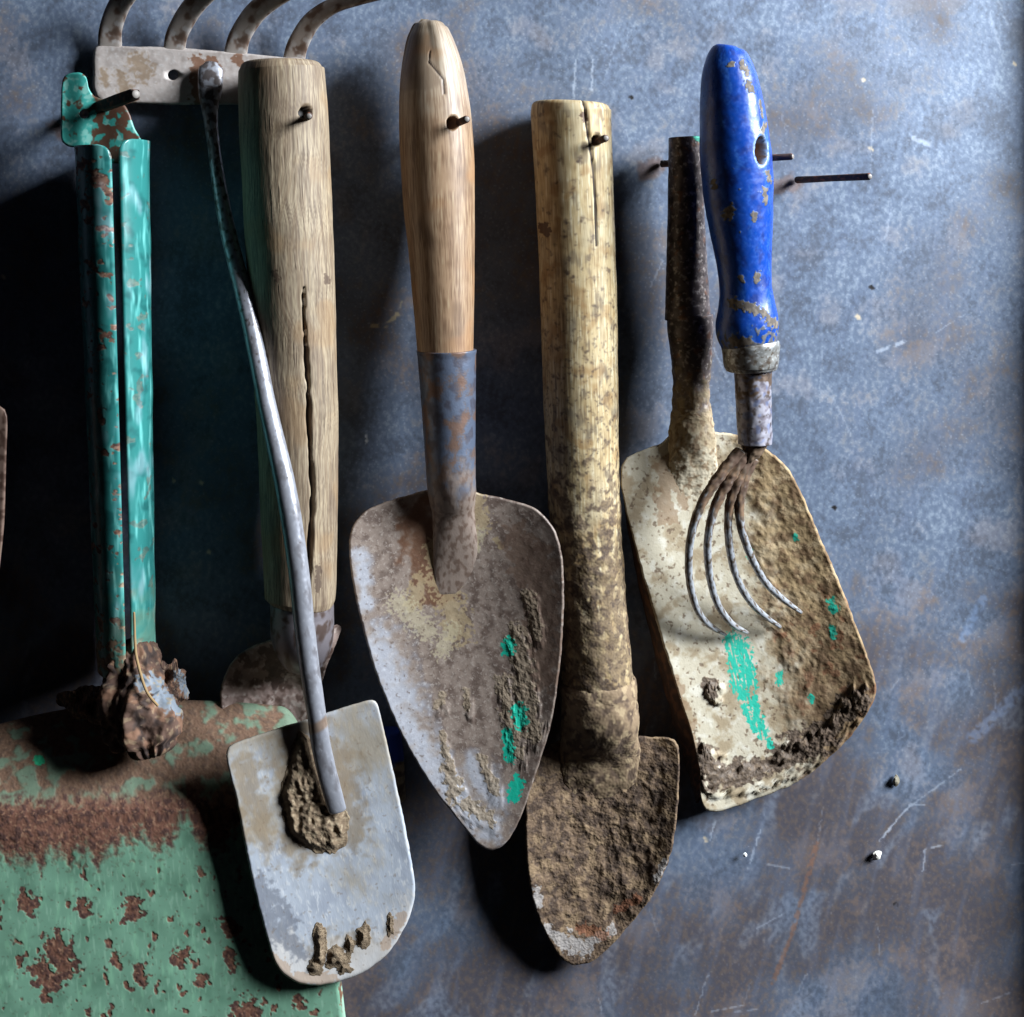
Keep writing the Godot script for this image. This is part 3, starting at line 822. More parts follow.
func build_cultivator() -> void:
	var z := 0.037
	bl_path = lr([[45.5, 725, 731], [46.3, 719, 737], [48.3, 713.5, 741.5], [52, 709.5, 745], [59.5, 706, 749], [74, 702.5, 754.5], [104, 701, 762], [148, 701, 769], [177.5, 703, 771.6], [207, 706.5, 771.5], [236.5, 712, 771], [266, 718, 770], [285, 720, 770.5], [301, 720, 773], [316, 718, 776.5], [330, 717, 777], [345, 723, 776.5]], z)
	var o := thing("hand_cultivator", "hand cultivator with chipped blue wooden handle and four curved steel tines", "cultivator", W(737, 153, 0))
	var g := o.position
	part("handle", tube(bl_path, 160, 1.6, 0.2, 0.05, g, bl_disp, 40, 350), paint(240, 400, -PI, 40, PI, 350, bl_fn), o)
	var zinc := func(a: float, y: float) -> Color:
		var u := a * 25.0
		var f := F2(u, y, 0.07)
		var c := C(150, 148, 144).lerp(C(110, 102, 96), smoothstep(-0.1, 0.4, f)).lerp(C(186, 186, 186), smoothstep(0.1, 0.5, F2(u, y, 0.2)))
		c = c.lerp(C(84, 68, 54), smoothstep(0.2, 0.5, F2(u + 50, y, 0.12)) * 0.7)
		o_m = 0.55
		o_r = 0.42 + 0.1 * f
		o_h = 0.08 * f
		return c
	var fp := lr([[341, 723, 777.5], [346, 722.5, 778.5], [352, 723.5, 778], [362, 724.5, 777.5], [371, 727, 776]], z)
	var rough_ := func(a: float, x: float, y: float) -> float: return 0.00022 * F2(a * 30, y, 0.06)
	part("ferrule", tube(fp, 80, 1.5, 0.06, 0.12, g, rough_, 338, 374), paint(180, 50, -PI, 338, PI, 374, zinc), o)
	var tang := func(a: float, y: float) -> Color:
		var u := a * 17.0
		var f := F2(u, y, 0.08)
		var c := C(156, 152, 162).lerp(C(116, 108, 116), smoothstep(-0.1, 0.4, f))
		c = c.lerp(C(88, 66, 48), smoothstep(-0.05, 0.25, F2(u + 20, y, 0.06) + (385.0 - y) / 60.0) * 0.85)
		c = c.lerp(C(62, 50, 44), smoothstep(0.25, 0.55, F2(u, y, 0.1)) * 0.7)
		c = c.lerp(C(92, 110, 160), smoothstep(0.3, 0.5, N2(u + 60, y, 0.08)) * 0.4)
		o_m = 0.4
		o_r = 0.5
		o_h = 0.12 * f
		return c
	var tp := lr([[368, 735, 771], [385, 735.5, 770.5], [420, 737.5, 771], [444, 738.5, 771.5]], 0.0365)
	part("tang", tube(tp, 64, 2.0, 0.05, 0.06, g, rough_, 366, 448), paint(110, 90, -PI, 366, PI, 448, tang), o)
	# the clay-smeared root where the tines leave the tang
	var root_p := [[755, 440, 0.0365, 13, 11], [752, 450, 0.0365, 10, 10], [749, 458, 0.0367, 6, 7], [746, 466, 0.037, 2, 3]]
	var lump := func(a: float, x: float, y: float) -> float: return 0.0008 * F2(a * 12, y, 0.12)
	part("dried_mud", tube(root_p, 40, 1.5, 0.2, 0.6, g, lump), plain(C(96, 76, 58), 0.9), o)
	var steel := func(u: float, v: float) -> Color:
		var f := F2(u * 6.0, v * 160.0, 0.07)
		var c := C(176, 178, 184).lerp(C(134, 130, 130), smoothstep(0, 0.5, f))
		var m := smoothstep(-0.05, 0.12, 0.36 - v + 0.3 * F2(u * 10.0, v * 200.0, 0.06))
		c = c.lerp(C(78, 56, 42).lerp(C(112, 86, 64), smoothstep(-0.2, 0.4, f)), m)
		c = c.lerp(C(90, 74, 60), smoothstep(0.3, 0.5, N2(u * 8.0 + 60, v * 200.0, 0.12)) * 0.8)
		o_m = 0.3 * (1.0 - m)
		o_r = lerpf(0.3, 0.85, m)
		o_h = 0.12 * f * m
		return c
	var tm := paint(24, 220, -PI, 0, PI, 1, steel)
	var T := [
		[[741, 450], [721, 474], [701, 505], [690.6, 538], [688.8, 573], [695, 604], [707, 623], [726, 635]],
		[[746, 452], [731, 476.6], [715, 507], [708, 538], [709, 571], [716.6, 601.6], [731, 623], [748, 633]],
		[[750, 455], [739, 479], [731, 498], [728, 524], [731, 557], [740, 585], [757, 609], [781, 627.5]],
		[[753, 458], [742.5, 484], [739, 510], [742.5, 533], [752, 559], [766, 583], [782.6, 599], [802, 613]]]
	var zz := [0.0365, 0.0375, 0.037, 0.0345, 0.030, 0.025, 0.020, 0.015]
	for i in 4:
		var path := []
		for j in 8:
			var p: Array = T[i][j]
			var zt: float = zz[j]
			if j >= 6: zt = maxf(zt, ps_z(p[0], p[1]) + 0.0022)
			var r: float = [4.8, 4.6, 4.3, 4.0, 3.8, 3.6, 3.3, 1.7][j]
			path.append([p[0], p[1], zt + 0.0006 * (1.5 - i) * (1.0 - j / 7.0), r, r])
		var mud := func(a: float, x: float, y: float) -> float:
			return smoothstep(540, 470, y) * 0.0005 * (0.5 + 1.2 * F2(a * 8 + i * 50, y, 0.1)) + 0.00014 * F2(a * 5 + i * 31, y, 0.06)
		part("tine", tube(path, 24, 1.5, 0.3, 0.7, g, mud), tm, o)

# ------------------------------------------------------------------ wooden-handled spade behind
var wh_path := []
func wh_crack(x: float, y: float) -> float:
	return line_d(x, y, LIST_18)

func wh_disp(a: float, x: float, y: float) -> float:
	var d := 0.00012 * wood_grain(a, y, 45.0) + 0.0003 * F2(a * 30, y, 0.01)
	if cos(a) > 0:
		if y > 270: d -= 0.003 * (1.0 - smoothstep(0.4, lerpf(1.0, 3.0, clampf((y - 280) / 120.0, 0, 1)) * (1.0 + 0.5 * N2(y, 4.0, 0.035)), wh_crack(x + 0.7 * N2(y, 9.0, 0.06), y)))
		d -= 0.004 * (1.0 - smoothstep(5.0, 7.0, Vector2(x - 305.5, y - 116.5).length()))
	return d

func wh_fn(a: float, y: float) -> Color:
	var p := at_y(wh_path, y)
	var x := p.x + p.y * sin(a)
	var u := a * 44.0
	var g := wood_grain(a, y, 46.0, 6.0 * F2(u, y, 0.006))
	var line_ := smoothstep(0.12, 0.4, absf(sx.get_noise_2d(u * 0.22 + 4.0 * F2(u, y, 0.004), y * 0.006 + 31.0)))
	var f := F2(u, y, 0.03)
	var c := C(144, 127, 105).lerp(C(106, 89, 72), smoothstep(-0.1, 0.5, g)).lerp(C(166, 148, 122), smoothstep(0.1, 0.5, -g + 0.2 * f))
	c = c.lerp(C(104, 80, 58), (1.0 - line_) * 0.3)
	var split := smoothstep(0.55, 0.75, sx.get_noise_2d(u * 0.55 + 70.0, y * 0.014)) * smoothstep(-0.1, 0.4, N2(u, y, 0.03))
	c = c.lerp(C(62, 46, 36), split * 0.45)
	c = c.lerp(C(86, 66, 52), smoothstep(0.05, 0.6, F2(u + 60, y * 0.4, 0.02)) * 0.4)
	c = c.lerp(C(140, 108, 74), smoothstep(0.1, 0.5, F2(u + 160, y, 0.012)) * 0.4)
	if cos(a) > 0:
		if y > 270: c = c.lerp(C(38, 28, 24), 1.0 - smoothstep(0.4, lerpf(1.0, 2.6, clampf((y - 280) / 120.0, 0, 1)) * (1.0 + 0.5 * N2(y, 4.0, 0.035)), wh_crack(x + 0.7 * N2(y, 9.0, 0.06), y)))
		c = c.lerp(C(30, 22, 18), 1.0 - smoothstep(5.0, 6.8, Vector2(x - 305.5, y - 116.5).length()))
		c = c.lerp(C(70, 52, 40), marks(x, y, LIST_19, 1.0, 0.2) * 0.7)
	o_r = 0.66
	o_h = 0.06 * g - 0.03 * (1.0 - line_) - 0.25 * split
	return c

func build_spade() -> void:
	var z := 0.0235
	wh_path = lr([[62, 240, 322], [70, 238, 324.5], [118, 239, 328], [197, 242.5, 332], [275, 247, 334.5], [340, 251.5, 336], [409, 256, 338], [487, 259.5, 338], [566, 263, 337], [598, 264.5, 335], [604, 266, 333]], z)
	var o := thing("hand_spade", "rusty rounded hand spade with thick cracked grey wooden handle", "spade", W(307, 118, 0))
	var g := o.position
	part("handle", tube(wh_path, 170, 1.8, 0.16, 0.1, g, wh_disp, 55, 610), paint(380, 640, -PI, 55, PI, 610, wh_fn), o)
	var fp := lr([[602, 270, 333.5], [612, 270, 334], [636, 271, 333.5], [652, 278, 328]], 0.0232)
	fp[2][2] = 0.0225
	fp[3][2] = 0.015
	var ff := func(a: float, y: float) -> Color:
		var u := a * 30.0
		var f := F2(u, y, 0.06)
		o_m = 0.5
		o_r = 0.5
		return C(126, 118, 122).lerp(C(82, 66, 60), smoothstep(-0.05, 0.4, f))
	part("ferrule", tube(fp, 80, 2.5, 0.05, 0.1, g, still, 600, 672), paint(140, 60, -PI, 600, PI, 672, ff), o)
	var zf := func(x: float, y: float) -> float:
		var q := (x - 290.0) / 70.0
		return 0.008 + 0.007 * q * q + 0.021 * exp(-pow((x - 303.0) / 34.0, 2.0)) * (1.0 - smoothstep(636, 690, y)) + 0.0004 * F2(x, y, 0.05)
	var bf := func(x: float, y: float) -> Color:
		var f := F2(x, y, 0.06)
		var c := C(132, 112, 104).lerp(C(88, 68, 60), smoothstep(-0.1, 0.35, f)).lerp(C(156, 140, 132), smoothstep(0.1, 0.5, F2(x + 80, y, 0.09)))
		c = c.lerp(C(60, 44, 38), marks(x, y, LIST_20, 1.0, 0.08) * 0.7)
		o_m = 0.2
		o_r = 0.6
		o_h = 0.1 * f
		return c
	var out := [Vector2(300, 636), Vector2(271, 642), Vector2(256, 647), Vector2(240, 656), Vector2(228, 672), Vector2(222, 694), Vector2(226, 725), Vector2(240, 752), Vector2(262, 772), Vector2(290, 770), Vector2(310, 735), Vector2(318, 690), Vector2(325, 668), Vector2(340, 630), Vector2(336, 626), Vector2(322, 632)]
	part("blade", blade(out, Vector2(276, 696), zf, 0.0016, 50, 180, Rect2(215, 620, 130, 160), 0.022, g, 0.0, 0.8), paint(200, 240, 215, 620, 345, 780, bf), o)

# ------------------------------------------------------------------ double-ended rake and scraper
func sc_z(x: float, y: float) -> float:
	var u := (x - 320.0) * 0.97 + (y - 840.0) * -0.2
	var v := (y - 840.0) * 0.97 + (x - 320.0) * 0.2
	return 0.0475 + 0.000006 * v - 0.00002 * u + 0.0016 * pow(u / 75.0, 2.0) + 0.00018 * F2(x, y, 0.02)

func sc_fn(x: float, y: float) -> Color:
	var u := (x - 320.0) * 0.97 + (y - 840.0) * -0.2
	var v := (y - 840.0) * 0.97 + (x - 320.0) * 0.2
	var f := F2(u, v * 0.5, 0.04)
	var g := F2(u, v * 0.4, 0.15)
	var s := N2(u * 1.4, v * 0.3, 0.5)
	var c := C(184, 189, 199).lerp(C(168, 173, 185), smoothstep(-0.2, 0.6, f)).lerp(C(204, 206, 211), smoothstep(0.1, 0.6, g + 0.3 * s))
	var film := smoothstep(-0.35, 0.6, F2(u + 50, v, 0.012) * 0.8 + 0.25 * g - v / 260.0 - 0.12)
	c = c.lerp(C(150, 134, 112), film * 0.75)
	c = c.lerp(C(140, 118, 92), marks(x, y, LIST_FILM, 1.4, 0.06, 0.8) * 0.6)
	# scoured bright along the cutting edge and the corners
	var lip := smoothstep(84.0, 116.0, v + 26.0 * f + 0.004 * u * u + 14.0 * g)
	c = c.lerp(C(214, 208, 204), lip * 0.85)
	var dark := marks(x, y, LIST_21, 1.3, 0.1, 0.5)
	c = c.lerp(C(112, 114, 124), dark * 0.6)
	c = c.lerp(C(186, 150, 120), marks(x, y, LIST_22, 0.9, 0.12) * 0.5)
	c = c.lerp(C(118, 96, 78), smoothstep(0.4, 0.65, F2(x + 77, y, 0.1)) * 0.35)
	o_m = 0.12 * (1.0 - film)
	o_r = 0.48 + 0.1 * g + 0.2 * film - 0.05 * lip
	o_h = 0.03 * g + 0.015 * s
	return c

func mud_pat(pts: Array, c: Vector2, zf: Callable, h: float, origin: Vector3, k := 90) -> ArrayMesh:
	var pv := PackedVector2Array(pts)
	var rad := 0.0
	for p in pts: rad = maxf(rad, c.distance_to(p))
	var f := func(x: float, y: float) -> float:
		var e := 1e9
		for i in pv.size(): e = minf(e, seg_d(x, y, pv[i], pv[(i + 1) % pv.size()]))
		if not Geometry2D.is_point_in_polygon(Vector2(x, y), pv): e = 0.0
		var rise := smoothstep(0.0, 7.0, e)
		return zf.call(x, y) + 0.0002 + rise * h * (0.7 + 0.5 * F2(x, y, 0.035) + 0.16 * N2(x, y, 0.14))
	return blade(pts, c, f, 0.0012, 26, k, Rect2(c - Vector2(rad, rad), Vector2(rad, rad) * 2.0), 0.06, origin, 0.0, 3.5, 3)

func build_rake() -> void:
	var o := thing("rake_scraper", "bare steel scraper with bent rod shaft and four-tined rake head above", "scraper", W(173, 75, 0))
	var g := o.position
	# rake plate
	var pz := func(x: float, y: float) -> float: return 0.0045 + 0.0002 * F2(x, y, 0.03)
	var pf := func(x: float, y: float) -> Color:
		var f := F2(x, y, 0.05)
		var n := F2(x, y, 0.17)
		var c := C(180, 168, 162).lerp(C(160, 147, 140), smoothstep(0, 0.6, f)).lerp(C(190, 182, 178), smoothstep(0.1, 0.7, n))
		c = c.lerp(C(130, 104, 78), marks(x, y, LIST_23, 1.3, 0.14, 0.5) * 0.6)
		c = c.lerp(C(110, 70, 48), marks(x, y, LIST_24, 1.1, 0.12) * 0.75)
		o_m = 0.08
		o_r = 0.5 + 0.1 * n
		o_h = 0.08 * n
		return c
	var pm := paint(300, 200, 85, -45, 415, 115, pf)
	var rect := Rect2(85, -45, 330, 160)
	var out := [Vector2(97, 50), Vector2(96, 70), Vector2(96, 88), Vector2(100, 97), Vector2(108, 101), Vector2(150, 101.5), Vector2(200, 102.5), Vector2(260, 104), Vector2(296, 104), Vector2(303, 98), Vector2(305, 80), Vector2(305, 62), Vector2(300, 58), Vector2(285, 58), Vector2(240, 54), Vector2(180, 50.5), Vector2(122, 47.5), Vector2(104, 46)]
	var pl := part("rake_plate", blade(out, Vector2(173, 75), pz, 0.0025, 14, 200, rect, 0.013, g, 5.2, 0.4), pm, o)
	var tines := [
		[[110, 62, 0.0024, 12, 3.4], [110, 45, 0.0032, 12, 3.4], [111, 28, 0.0055, 11.5, 3.6], [120, 4, 0.0105, 11, 4], [137, -16, 0.0175, 10, 4], [160, -30, 0.0255, 8, 4], [186, -38, 0.0335, 4, 3]],
		[[173, 66, 0.0024, 11, 3.4], [174.5, 48, 0.0032, 11, 3.4], [178, 32, 0.0055, 11, 3.6], [192, 8, 0.0105, 11, 4], [212, -11, 0.0175, 10, 4], [236, -24, 0.0255, 8, 4], [262, -31, 0.0335, 4, 3]],
		[[234, 70, 0.0024, 11.5, 3.4], [236, 51, 0.0032, 11.5, 3.4], [241, 34, 0.0055, 11, 3.6], [257, 11, 0.0105, 11, 4], [281, -6, 0.0175, 10, 4], [308, -17, 0.0255, 8, 4], [336, -23, 0.0335, 4, 3]],
		[[293, 74, 0.0024, 11, 3.4], [294.5, 57, 0.0032, 11, 3.4], [299, 42, 0.0055, 10.5, 3.6], [312, 21, 0.0095, 9.5, 4], [333, 6, 0.0145, 8, 4], [358, -1, 0.0205, 6.5, 4], [388, -6, 0.0275, 4, 3]]]
	var tf := func(a: float, v: float) -> Color:
		var f := F2(a * 10.0, v * 90.0, 0.07)
		var c := C(160, 148, 140).lerp(C(104, 82, 70), smoothstep(-0.05, 0.5, f)).lerp(C(176, 168, 164), smoothstep(0.15, 0.5, F2(a * 9.0 + 70, v * 90.0, 0.1)))
		o_m = 0.25
		o_r = 0.55
		o_h = 0.1 * f
		return c
	var tm := paint(60, 120, -PI, 0, PI, 1, tf)
	for t in tines: part("tine", tube(t, 28, 1.5, 0.1, 0.8, g, still, 0, 0, 4.0), tm, o)
	# bent rod with a flattened head riveted on the plate and a flat foot welded to the scraper
	var rp := [[212, 62, 0.0078, 8, 4], [211, 70, 0.0085, 12.5, 5], [210, 90, 0.0092, 12.0, 5.5], [210, 110, 0.0102, 8.5, 6.5], [213, 140, 0.0125, 6.4, 6.4], [220, 190, 0.018, 7.2, 7.2], [230, 240, 0.0235, 8.2, 8.2], [249, 316, 0.032, 9.0, 9.0], [266, 400, 0.040, 9.2, 9.2], [285.5, 487, 0.0475, 10.5, 9.5], [298, 566, 0.0502, 10.6, 9.5], [306.5, 645, 0.0512, 10.4, 9.4], [317, 718, 0.0516, 9.6, 8.8], [321, 745, 0.0515, 9.5, 5.5], [329, 780, 0.0510, 9.5, 4.4], [338, 812, 0.0506, 9.0, 4.0]]
	var rf := func(a: float, y: float) -> Color:
		var u := a * 10.0
		var f := F2(u, y * 0.5, 0.07)
		var n := F2(u, y * 0.6, 0.2)
		var c := C(160, 160, 168).lerp(C(132, 129, 134), smoothstep(-0.05, 0.6, f)).lerp(C(174, 174, 181), smoothstep(0.1, 0.8, n))
		c = c.lerp(C(70, 58, 54), smoothstep(0.0, 0.4, F2(u + 30, y, 0.1) + (200.0 - y) / 600.0) * 0.7)
		c = c.lerp(C(140, 106, 78), (1.0 - smoothstep(3.0, 7.0, absf(y - 724.0 + 3.0 * sin(a)))) * 0.6)
		o_m = 0.4
		o_r = 0.36 + 0.12 * n
		o_h = 0.02 * n
		return c
	var rd := func(a: float, x: float, y: float) -> float: return 0.0001 * F2(a * 8, y, 0.03) + (0.0001 if y > 724 else 0.0)
	part("rod", tube(rp, 56, 2.0, 0.5, 0.3, g, rd, 55, 820), paint(80, 900, -PI, 55, PI, 820, rf), o)
	var sc_out := [Vector2(236, 744.5), Vector2(229.5, 749), Vector2(228, 760), Vector2(238, 800), Vector2(254, 879.5), Vector2(270, 943), Vector2(279, 966), Vector2(295, 979.5), Vector2(320, 983), Vector2(357, 973), Vector2(386, 952), Vector2(405, 922), Vector2(413, 893), Vector2(410, 863), Vector2(396, 793), Vector2(386, 746), Vector2(378, 711), Vector2(374, 703), Vector2(366, 702.5), Vector2(300, 723.5)]
	var bl := part("scraper_blade", blade(sc_out, Vector2(320, 840), sc_z, 0.0018, 40, 240, Rect2(220, 690, 202, 304), 0.0475, g, 0.0, 0.5), paint(360, 540, 220, 690, 422, 994, sc_fn), o)
	var mf := func(x: float, y: float) -> Color:
		var f := F2(x, y, 0.08)
		var c := C(126, 106, 84).lerp(C(98, 80, 62), smoothstep(-0.15, 0.35, f)).lerp(C(146, 128, 104), smoothstep(0.1, 0.4, F2(x + 55, y, 0.2)))
		o_r = 0.92
		o_h = 0.3 * f + 0.2 * N2(x, y, 0.4)
		return c
	var mm := paint(160, 160, 0, 0, 120, 120, mf)
	var mud1 := [Vector2(297, 735), Vector2(309, 737), Vector2(316, 765), Vector2(326, 800), Vector2(346, 812), Vector2(347, 835), Vector2(338, 850), Vector2(322, 853), Vector2(305, 847), Vector2(290, 835), Vector2(285, 815), Vector2(281, 795), Vector2(287, 770)]
	part("dried_mud", mud_pat(mud1, Vector2(310, 805), sc_z, 0.0034, g, 130), mm, bl)
	for q in [[320, 948, 9, 26], [337, 958, 14, 14], [350, 945, 7, 10], [363, 936, 8, 14], [314, 968, 10, 9], [390, 925, 4, 12], [344, 968, 9, 8]]:
		var pts := []
		for j in 10:
			var a := j / 10.0 * TAU
			var rr := 1.0 + 0.35 * N2(q[0] + cos(a) * 3.0, q[1] + sin(a) * 3.0, 0.4)
			pts.append(Vector2(q[0] + cos(a) * q[2] * 0.8 * rr, q[1] + sin(a) * q[3] * 0.8 * rr))
		part("dried_mud", mud_pat(pts, Vector2(q[0], q[1]), sc_z, 0.0022, g, 40), mm, bl)

# ------------------------------------------------------------------ green dustpan-like shovel
func green_fn(x: float, y: float) -> Color:      # x across the pan, y along the sheet from the rear edge (600 = rear edge, 715 = fold)
	var f := F2(x, y, 0.03)
	var g := F2(x, y, 0.1)
	var s := N2(x, y, 0.5)
	var paint_c := C(110, 150, 126).lerp(C(96, 135, 112), smoothstep(-0.1, 0.6, f)).lerp(C(122, 168, 138), smoothstep(0.1, 0.7, F2(x * 2.0, y * 0.5 + 40, 0.05)))
	paint_c = paint_c.lerp(C(150, 186, 160), smoothstep(0.45, 0.7, N2(x * 1.4, y * 0.3, 0.2)) * 0.4)
	var rust_c := C(108, 70, 54).lerp(C(74, 47, 40), smoothstep(-0.1, 0.4, g)).lerp(C(134, 98, 76), smoothstep(0.15, 0.5, F2(x + 70, y, 0.16)))
	# rust: the fold is bare, the face has chips, the rear shelf is mostly bare with some paint left
	var e := 752.0 - 0.13 * (x - 40.0) + 26.0 * F2(x, 7.0, 0.03) + 10.0 * g
	var r := smoothstep(11.0, -11.0, y - e + 10.0 * F2(x, y, 0.13)) 
	r = maxf(r, marks(x, y, LIST_25, 1.1, 0.1))
	r = maxf(r, smoothstep(0.4, 0.52, F2(x + 140, y * 0.8, 0.06)) * smoothstep(745, 770, y))
	var shelf := 1.0 - smoothstep(690, 706, y + 14.0 * g)
	var left_paint := smoothstep(-0.1, 0.34, F2(x - 60, y + 10, 0.035) + 0.15 * g + 0.42 * smoothstep(150, 0, x) * smoothstep(630, 680, y) - 0.16 + 0.35 * smoothstep(250, 285, x))
	r = lerpf(r, 1.0 - left_paint * 0.75, shelf)
	rust_c = rust_c.lerp(C(112, 92, 72), shelf * 0.55)
	paint_c = paint_c.lerp(C(98, 124, 104), shelf * 0.6)
	var c := paint_c.lerp(rust_c, r)
	c = c.lerp(C(36, 170, 120), marks(x, y, LIST_26, 0.4, 0.2))
	c = c.lerp(C(70, 58, 48), smoothstep(0.35, 0.6, F2(x + 9, y, 0.14)) * 0.3)
	o_r = lerpf(0.52, 0.85, r) + 0.05 * f
	o_h = -0.4 * r + 0.35 * g * r + 0.2 * F2(x, y, 0.3) * r + 0.04 * f
	return c

func rear_y(x: float) -> float:
	return 700.0 + 0.0011 * pow(x - 170.0, 2.0) * (0.75 if x < 170 else 0.45)

func build_green_shovel() -> void:
	var o := thing("coal_shovel", "green painted rusty pan shovel with rolled sheet handle bound by a rag", "shovel", W(85, 113, 0))
	var g := o.position
	# the pan: rear shelf, rounded fold, face
	var v := PackedVector3Array()
	var uv := PackedVector2Array()
	var nx := 130
	var prof := []
	for i in 26: prof.append([0, i / 25.0])
	for i in range(1, 60): prof.append([1, i / 59.0])
	for layer in 2:
		for q in prof:
			for j in nx + 1:
				var x := lerpf(-150.0, 1.0, float(j) / nx)
				var fx := float(j) / nx
				var yr := rear_y(lerpf(-150.0, 299.0, fx))
				var xr := lerpf(-150.0, 299.0, fx)
				if fx > 0.96: yr += 16.0 * pow((fx - 0.96) / 0.04, 2.0)
				var xf := lerpf(-160.0, 318.0, fx)
				var p: Vector3
				var vy := 0.0
				var dz := -0.0014 * layer
				if q[0] == 0:
					var t: float = q[1]
					# shelf runs from the rear edge forward to the fold
					var zz := lerpf(0.012, 0.043, t) 
					var yy := lerpf(yr, 818.0 - 0.02 * xf, t) - 9.0 * sin(t * PI) * (1.0 - smoothstep(0.75, 1.0, t)) 
					yy += 5.0 * exp(-pow((xf - 150.0) / 60.0, 2.0)) * sin(t * PI)
					if t > 0.86: zz -= 0.0022 * pow((t - 0.86) / 0.14, 2.0)
					p = W(lerpf(xr, xf, t), yy, zz + dz + 0.0003 * F2(xf, t * 100.0, 0.03))
					vy = 600.0 + 115.0 * t
				else:
					var t: float = q[1]
					var zz := lerpf(0.0408, 0.0434, smoothstep(0.0, 0.7, t)) + 0.0008 * smoothstep(0.0, 0.05, t)
					var yy := lerpf(818.0 - 0.02 * xf, 1150.0, t)
					var xx := xf + 40.0 * t * fx
					p = W(xx, yy, zz + dz + 0.0006 * F2(xf, yy, 0.012))
					vy = 715.0 + (yy - 818.0) * 0.91
				if layer == 1: p.y -= 0.0010
				v.append(p)
				uv.append(Vector2((lerpf(-150.0, 310.0, fx) + 160.0) / 480.0, (vy - 590.0) / 440.0))
	var idx := PackedInt32Array()
	var rows := prof.size()
	grid_idx(idx, 0, rows, nx + 1, false)
	var second := PackedInt32Array()
	grid_idx(second, rows * (nx + 1), rows, nx + 1, false)
	for i in range(0, second.size(), 3): idx.append_array([second[i], second[i + 2], second[i + 1]])
	var off := rows * (nx + 1)
	for j in nx:    # rear lip
		idx.append_array([j, off + j, j + 1, j + 1, off + j, off + j + 1])
	for i in rows - 1:   # right-hand edge
		var a := i * (nx + 1) + nx
		idx.append_array([a, off + a, a + nx + 1, a + nx + 1, off + a, off + a + nx + 1])
	var pan_m := paint(500, 465, -160, 590, 320, 1030, green_fn)
	var pan := part("pan", mesh_of(v, uv, idx, g), pan_m, o)
	# folded rim along the right-hand side of the pan
	var wf := func(a: float, y: float) -> Color:
		var f := F2(a * 8.0, y, 0.08)
		o_r = 0.55
		return C(150, 182, 160).lerp(C(118, 82, 62), smoothstep(0.05, 0.3, f))
	var rim := []
	for i in 9:
		var t := i / 8.0
		rim.append([lerpf(318.0, 356.0, t) , lerpf(818.0, 1140.0, t), lerpf(0.0405, 0.0425, smoothstep(0.0, 0.7, t)), 4.2, 4.0])
	part("rim", tube(rim, 20, 4.0, 0.3, 0.3, g, still, 800, 1140), paint(24, 200, -PI, 800, PI, 1140, wf), pan)
	# rolled sheet handle with an open seam: two curved leaves
	var gf := func(x: float, y: float) -> Color:
		var f := F2(x, y, 0.04)
		var n := F2(x, y, 0.14)
		var c := C(46, 118, 114).lerp(C(34, 94, 92), smoothstep(0, 0.6, f)).lerp(C(104, 176, 170), smoothstep(0.0, 0.7, F2(x * 2.0 + 70, y * 0.3, 0.06)))
		var r := (1.0 - 0.6 * smoothstep(64, 68, x)) * smoothstep(0.2, 0.34, F2(x + 30, y, 0.045) - 0.1 + 0.2 * n - 0.04 + 0.30 * smoothstep(260, 170, y) * smoothstep(30, 42, x) * smoothstep(78, 60, x) + 0.5 * smoothstep(570, 660, y) * smoothstep(76, 60, x))
		r = maxf(r, smoothstep(0.4, 0.52, F2(x + 61, y, 0.09)) * 0.9 * (1.0 - smoothstep(64, 68, x)))
		c = c.lerp(C(120, 84, 66).lerp(C(78, 50, 42), smoothstep(-0.1, 0.3, n)), r)
		c = c.lerp(C(178, 150, 128), r * smoothstep(0.2, 0.4, F2(x + 77, y, 0.12)) * 0.6)
		c = c.lerp(C(196, 196, 208), smoothstep(0.1, 0.7, F2(x - 44, y * 0.35, 0.04)) * 0.4)
		c = c.lerp(C(178, 176, 140), smoothstep(560, 640, y + 60 * f) * 0.35)
		o_r = lerpf(0.3, 0.8, r)
		o_h = 0.03 * f - 0.15 * r
		return c
	var gm := paint(200, 700, 0, 60, 120, 680, gf)
	for leaf in 2:
		var lv := PackedVector3Array()
		var luv := PackedVector2Array()
		var rows2 := 150
		var nc := 28
		var a0 := -2.7 if leaf == 0 else 0.36
		var a1 := 0.16 if leaf == 0 else 2.7
		var ytop := 147.0 if leaf == 0 else 141.0
		for layer in 2:
			for i in rows2 + 1:
				var y := lerpf(ytop, 668.0, pow(float(i) / rows2, 1.15))
				var cx := 112.0 + 0.0 * y
				var t := (y - 141.0) / 520.0
				cx = lerpf(112.0, 126.5, t)
				var R := lerpf(38.5, 30.0, t)
				var zc := lerpf(0.0225, 0.0225, t)
				# rounded upper corners
				var dy := y - ytop
				var inset := 0.0
				if dy < 14.0: inset = (14.0 - sqrt(maxf(14.0 * 14.0 - pow(14.0 - dy, 2.0), 0.0))) / R
				for j in nc + 1:
					var lo := a0 + (inset if leaf == 1 else 0.0)
					var hi := a1 - (inset if leaf == 0 else 0.0)
					var a := lerpf(lo, hi, float(j) / nc)
					var rr := R - layer * 3.0
					var flat := 1.0 + (0.02 * N2(a * 3.0, y, 0.02))
					var p := W(cx, y, zc)
					p += Vector3(sin(a), 0, cos(a) * 1.35) * rr * S * 0.93 * flat
					lv.append(p)
					luv.append(Vector2(((clampf(a, -2.0, 2.0) + 2.0) / 4.0 * 120.0 + (14.0 if leaf == 1 else 6.0)) / 140.0, (y - 60.0) / 620.0))
		var li := PackedInt32Array()
		grid_idx(li, 0, rows2 + 1, nc + 1, false)
		var l2 := PackedInt32Array()
		var ob := (rows2 + 1) * (nc + 1)
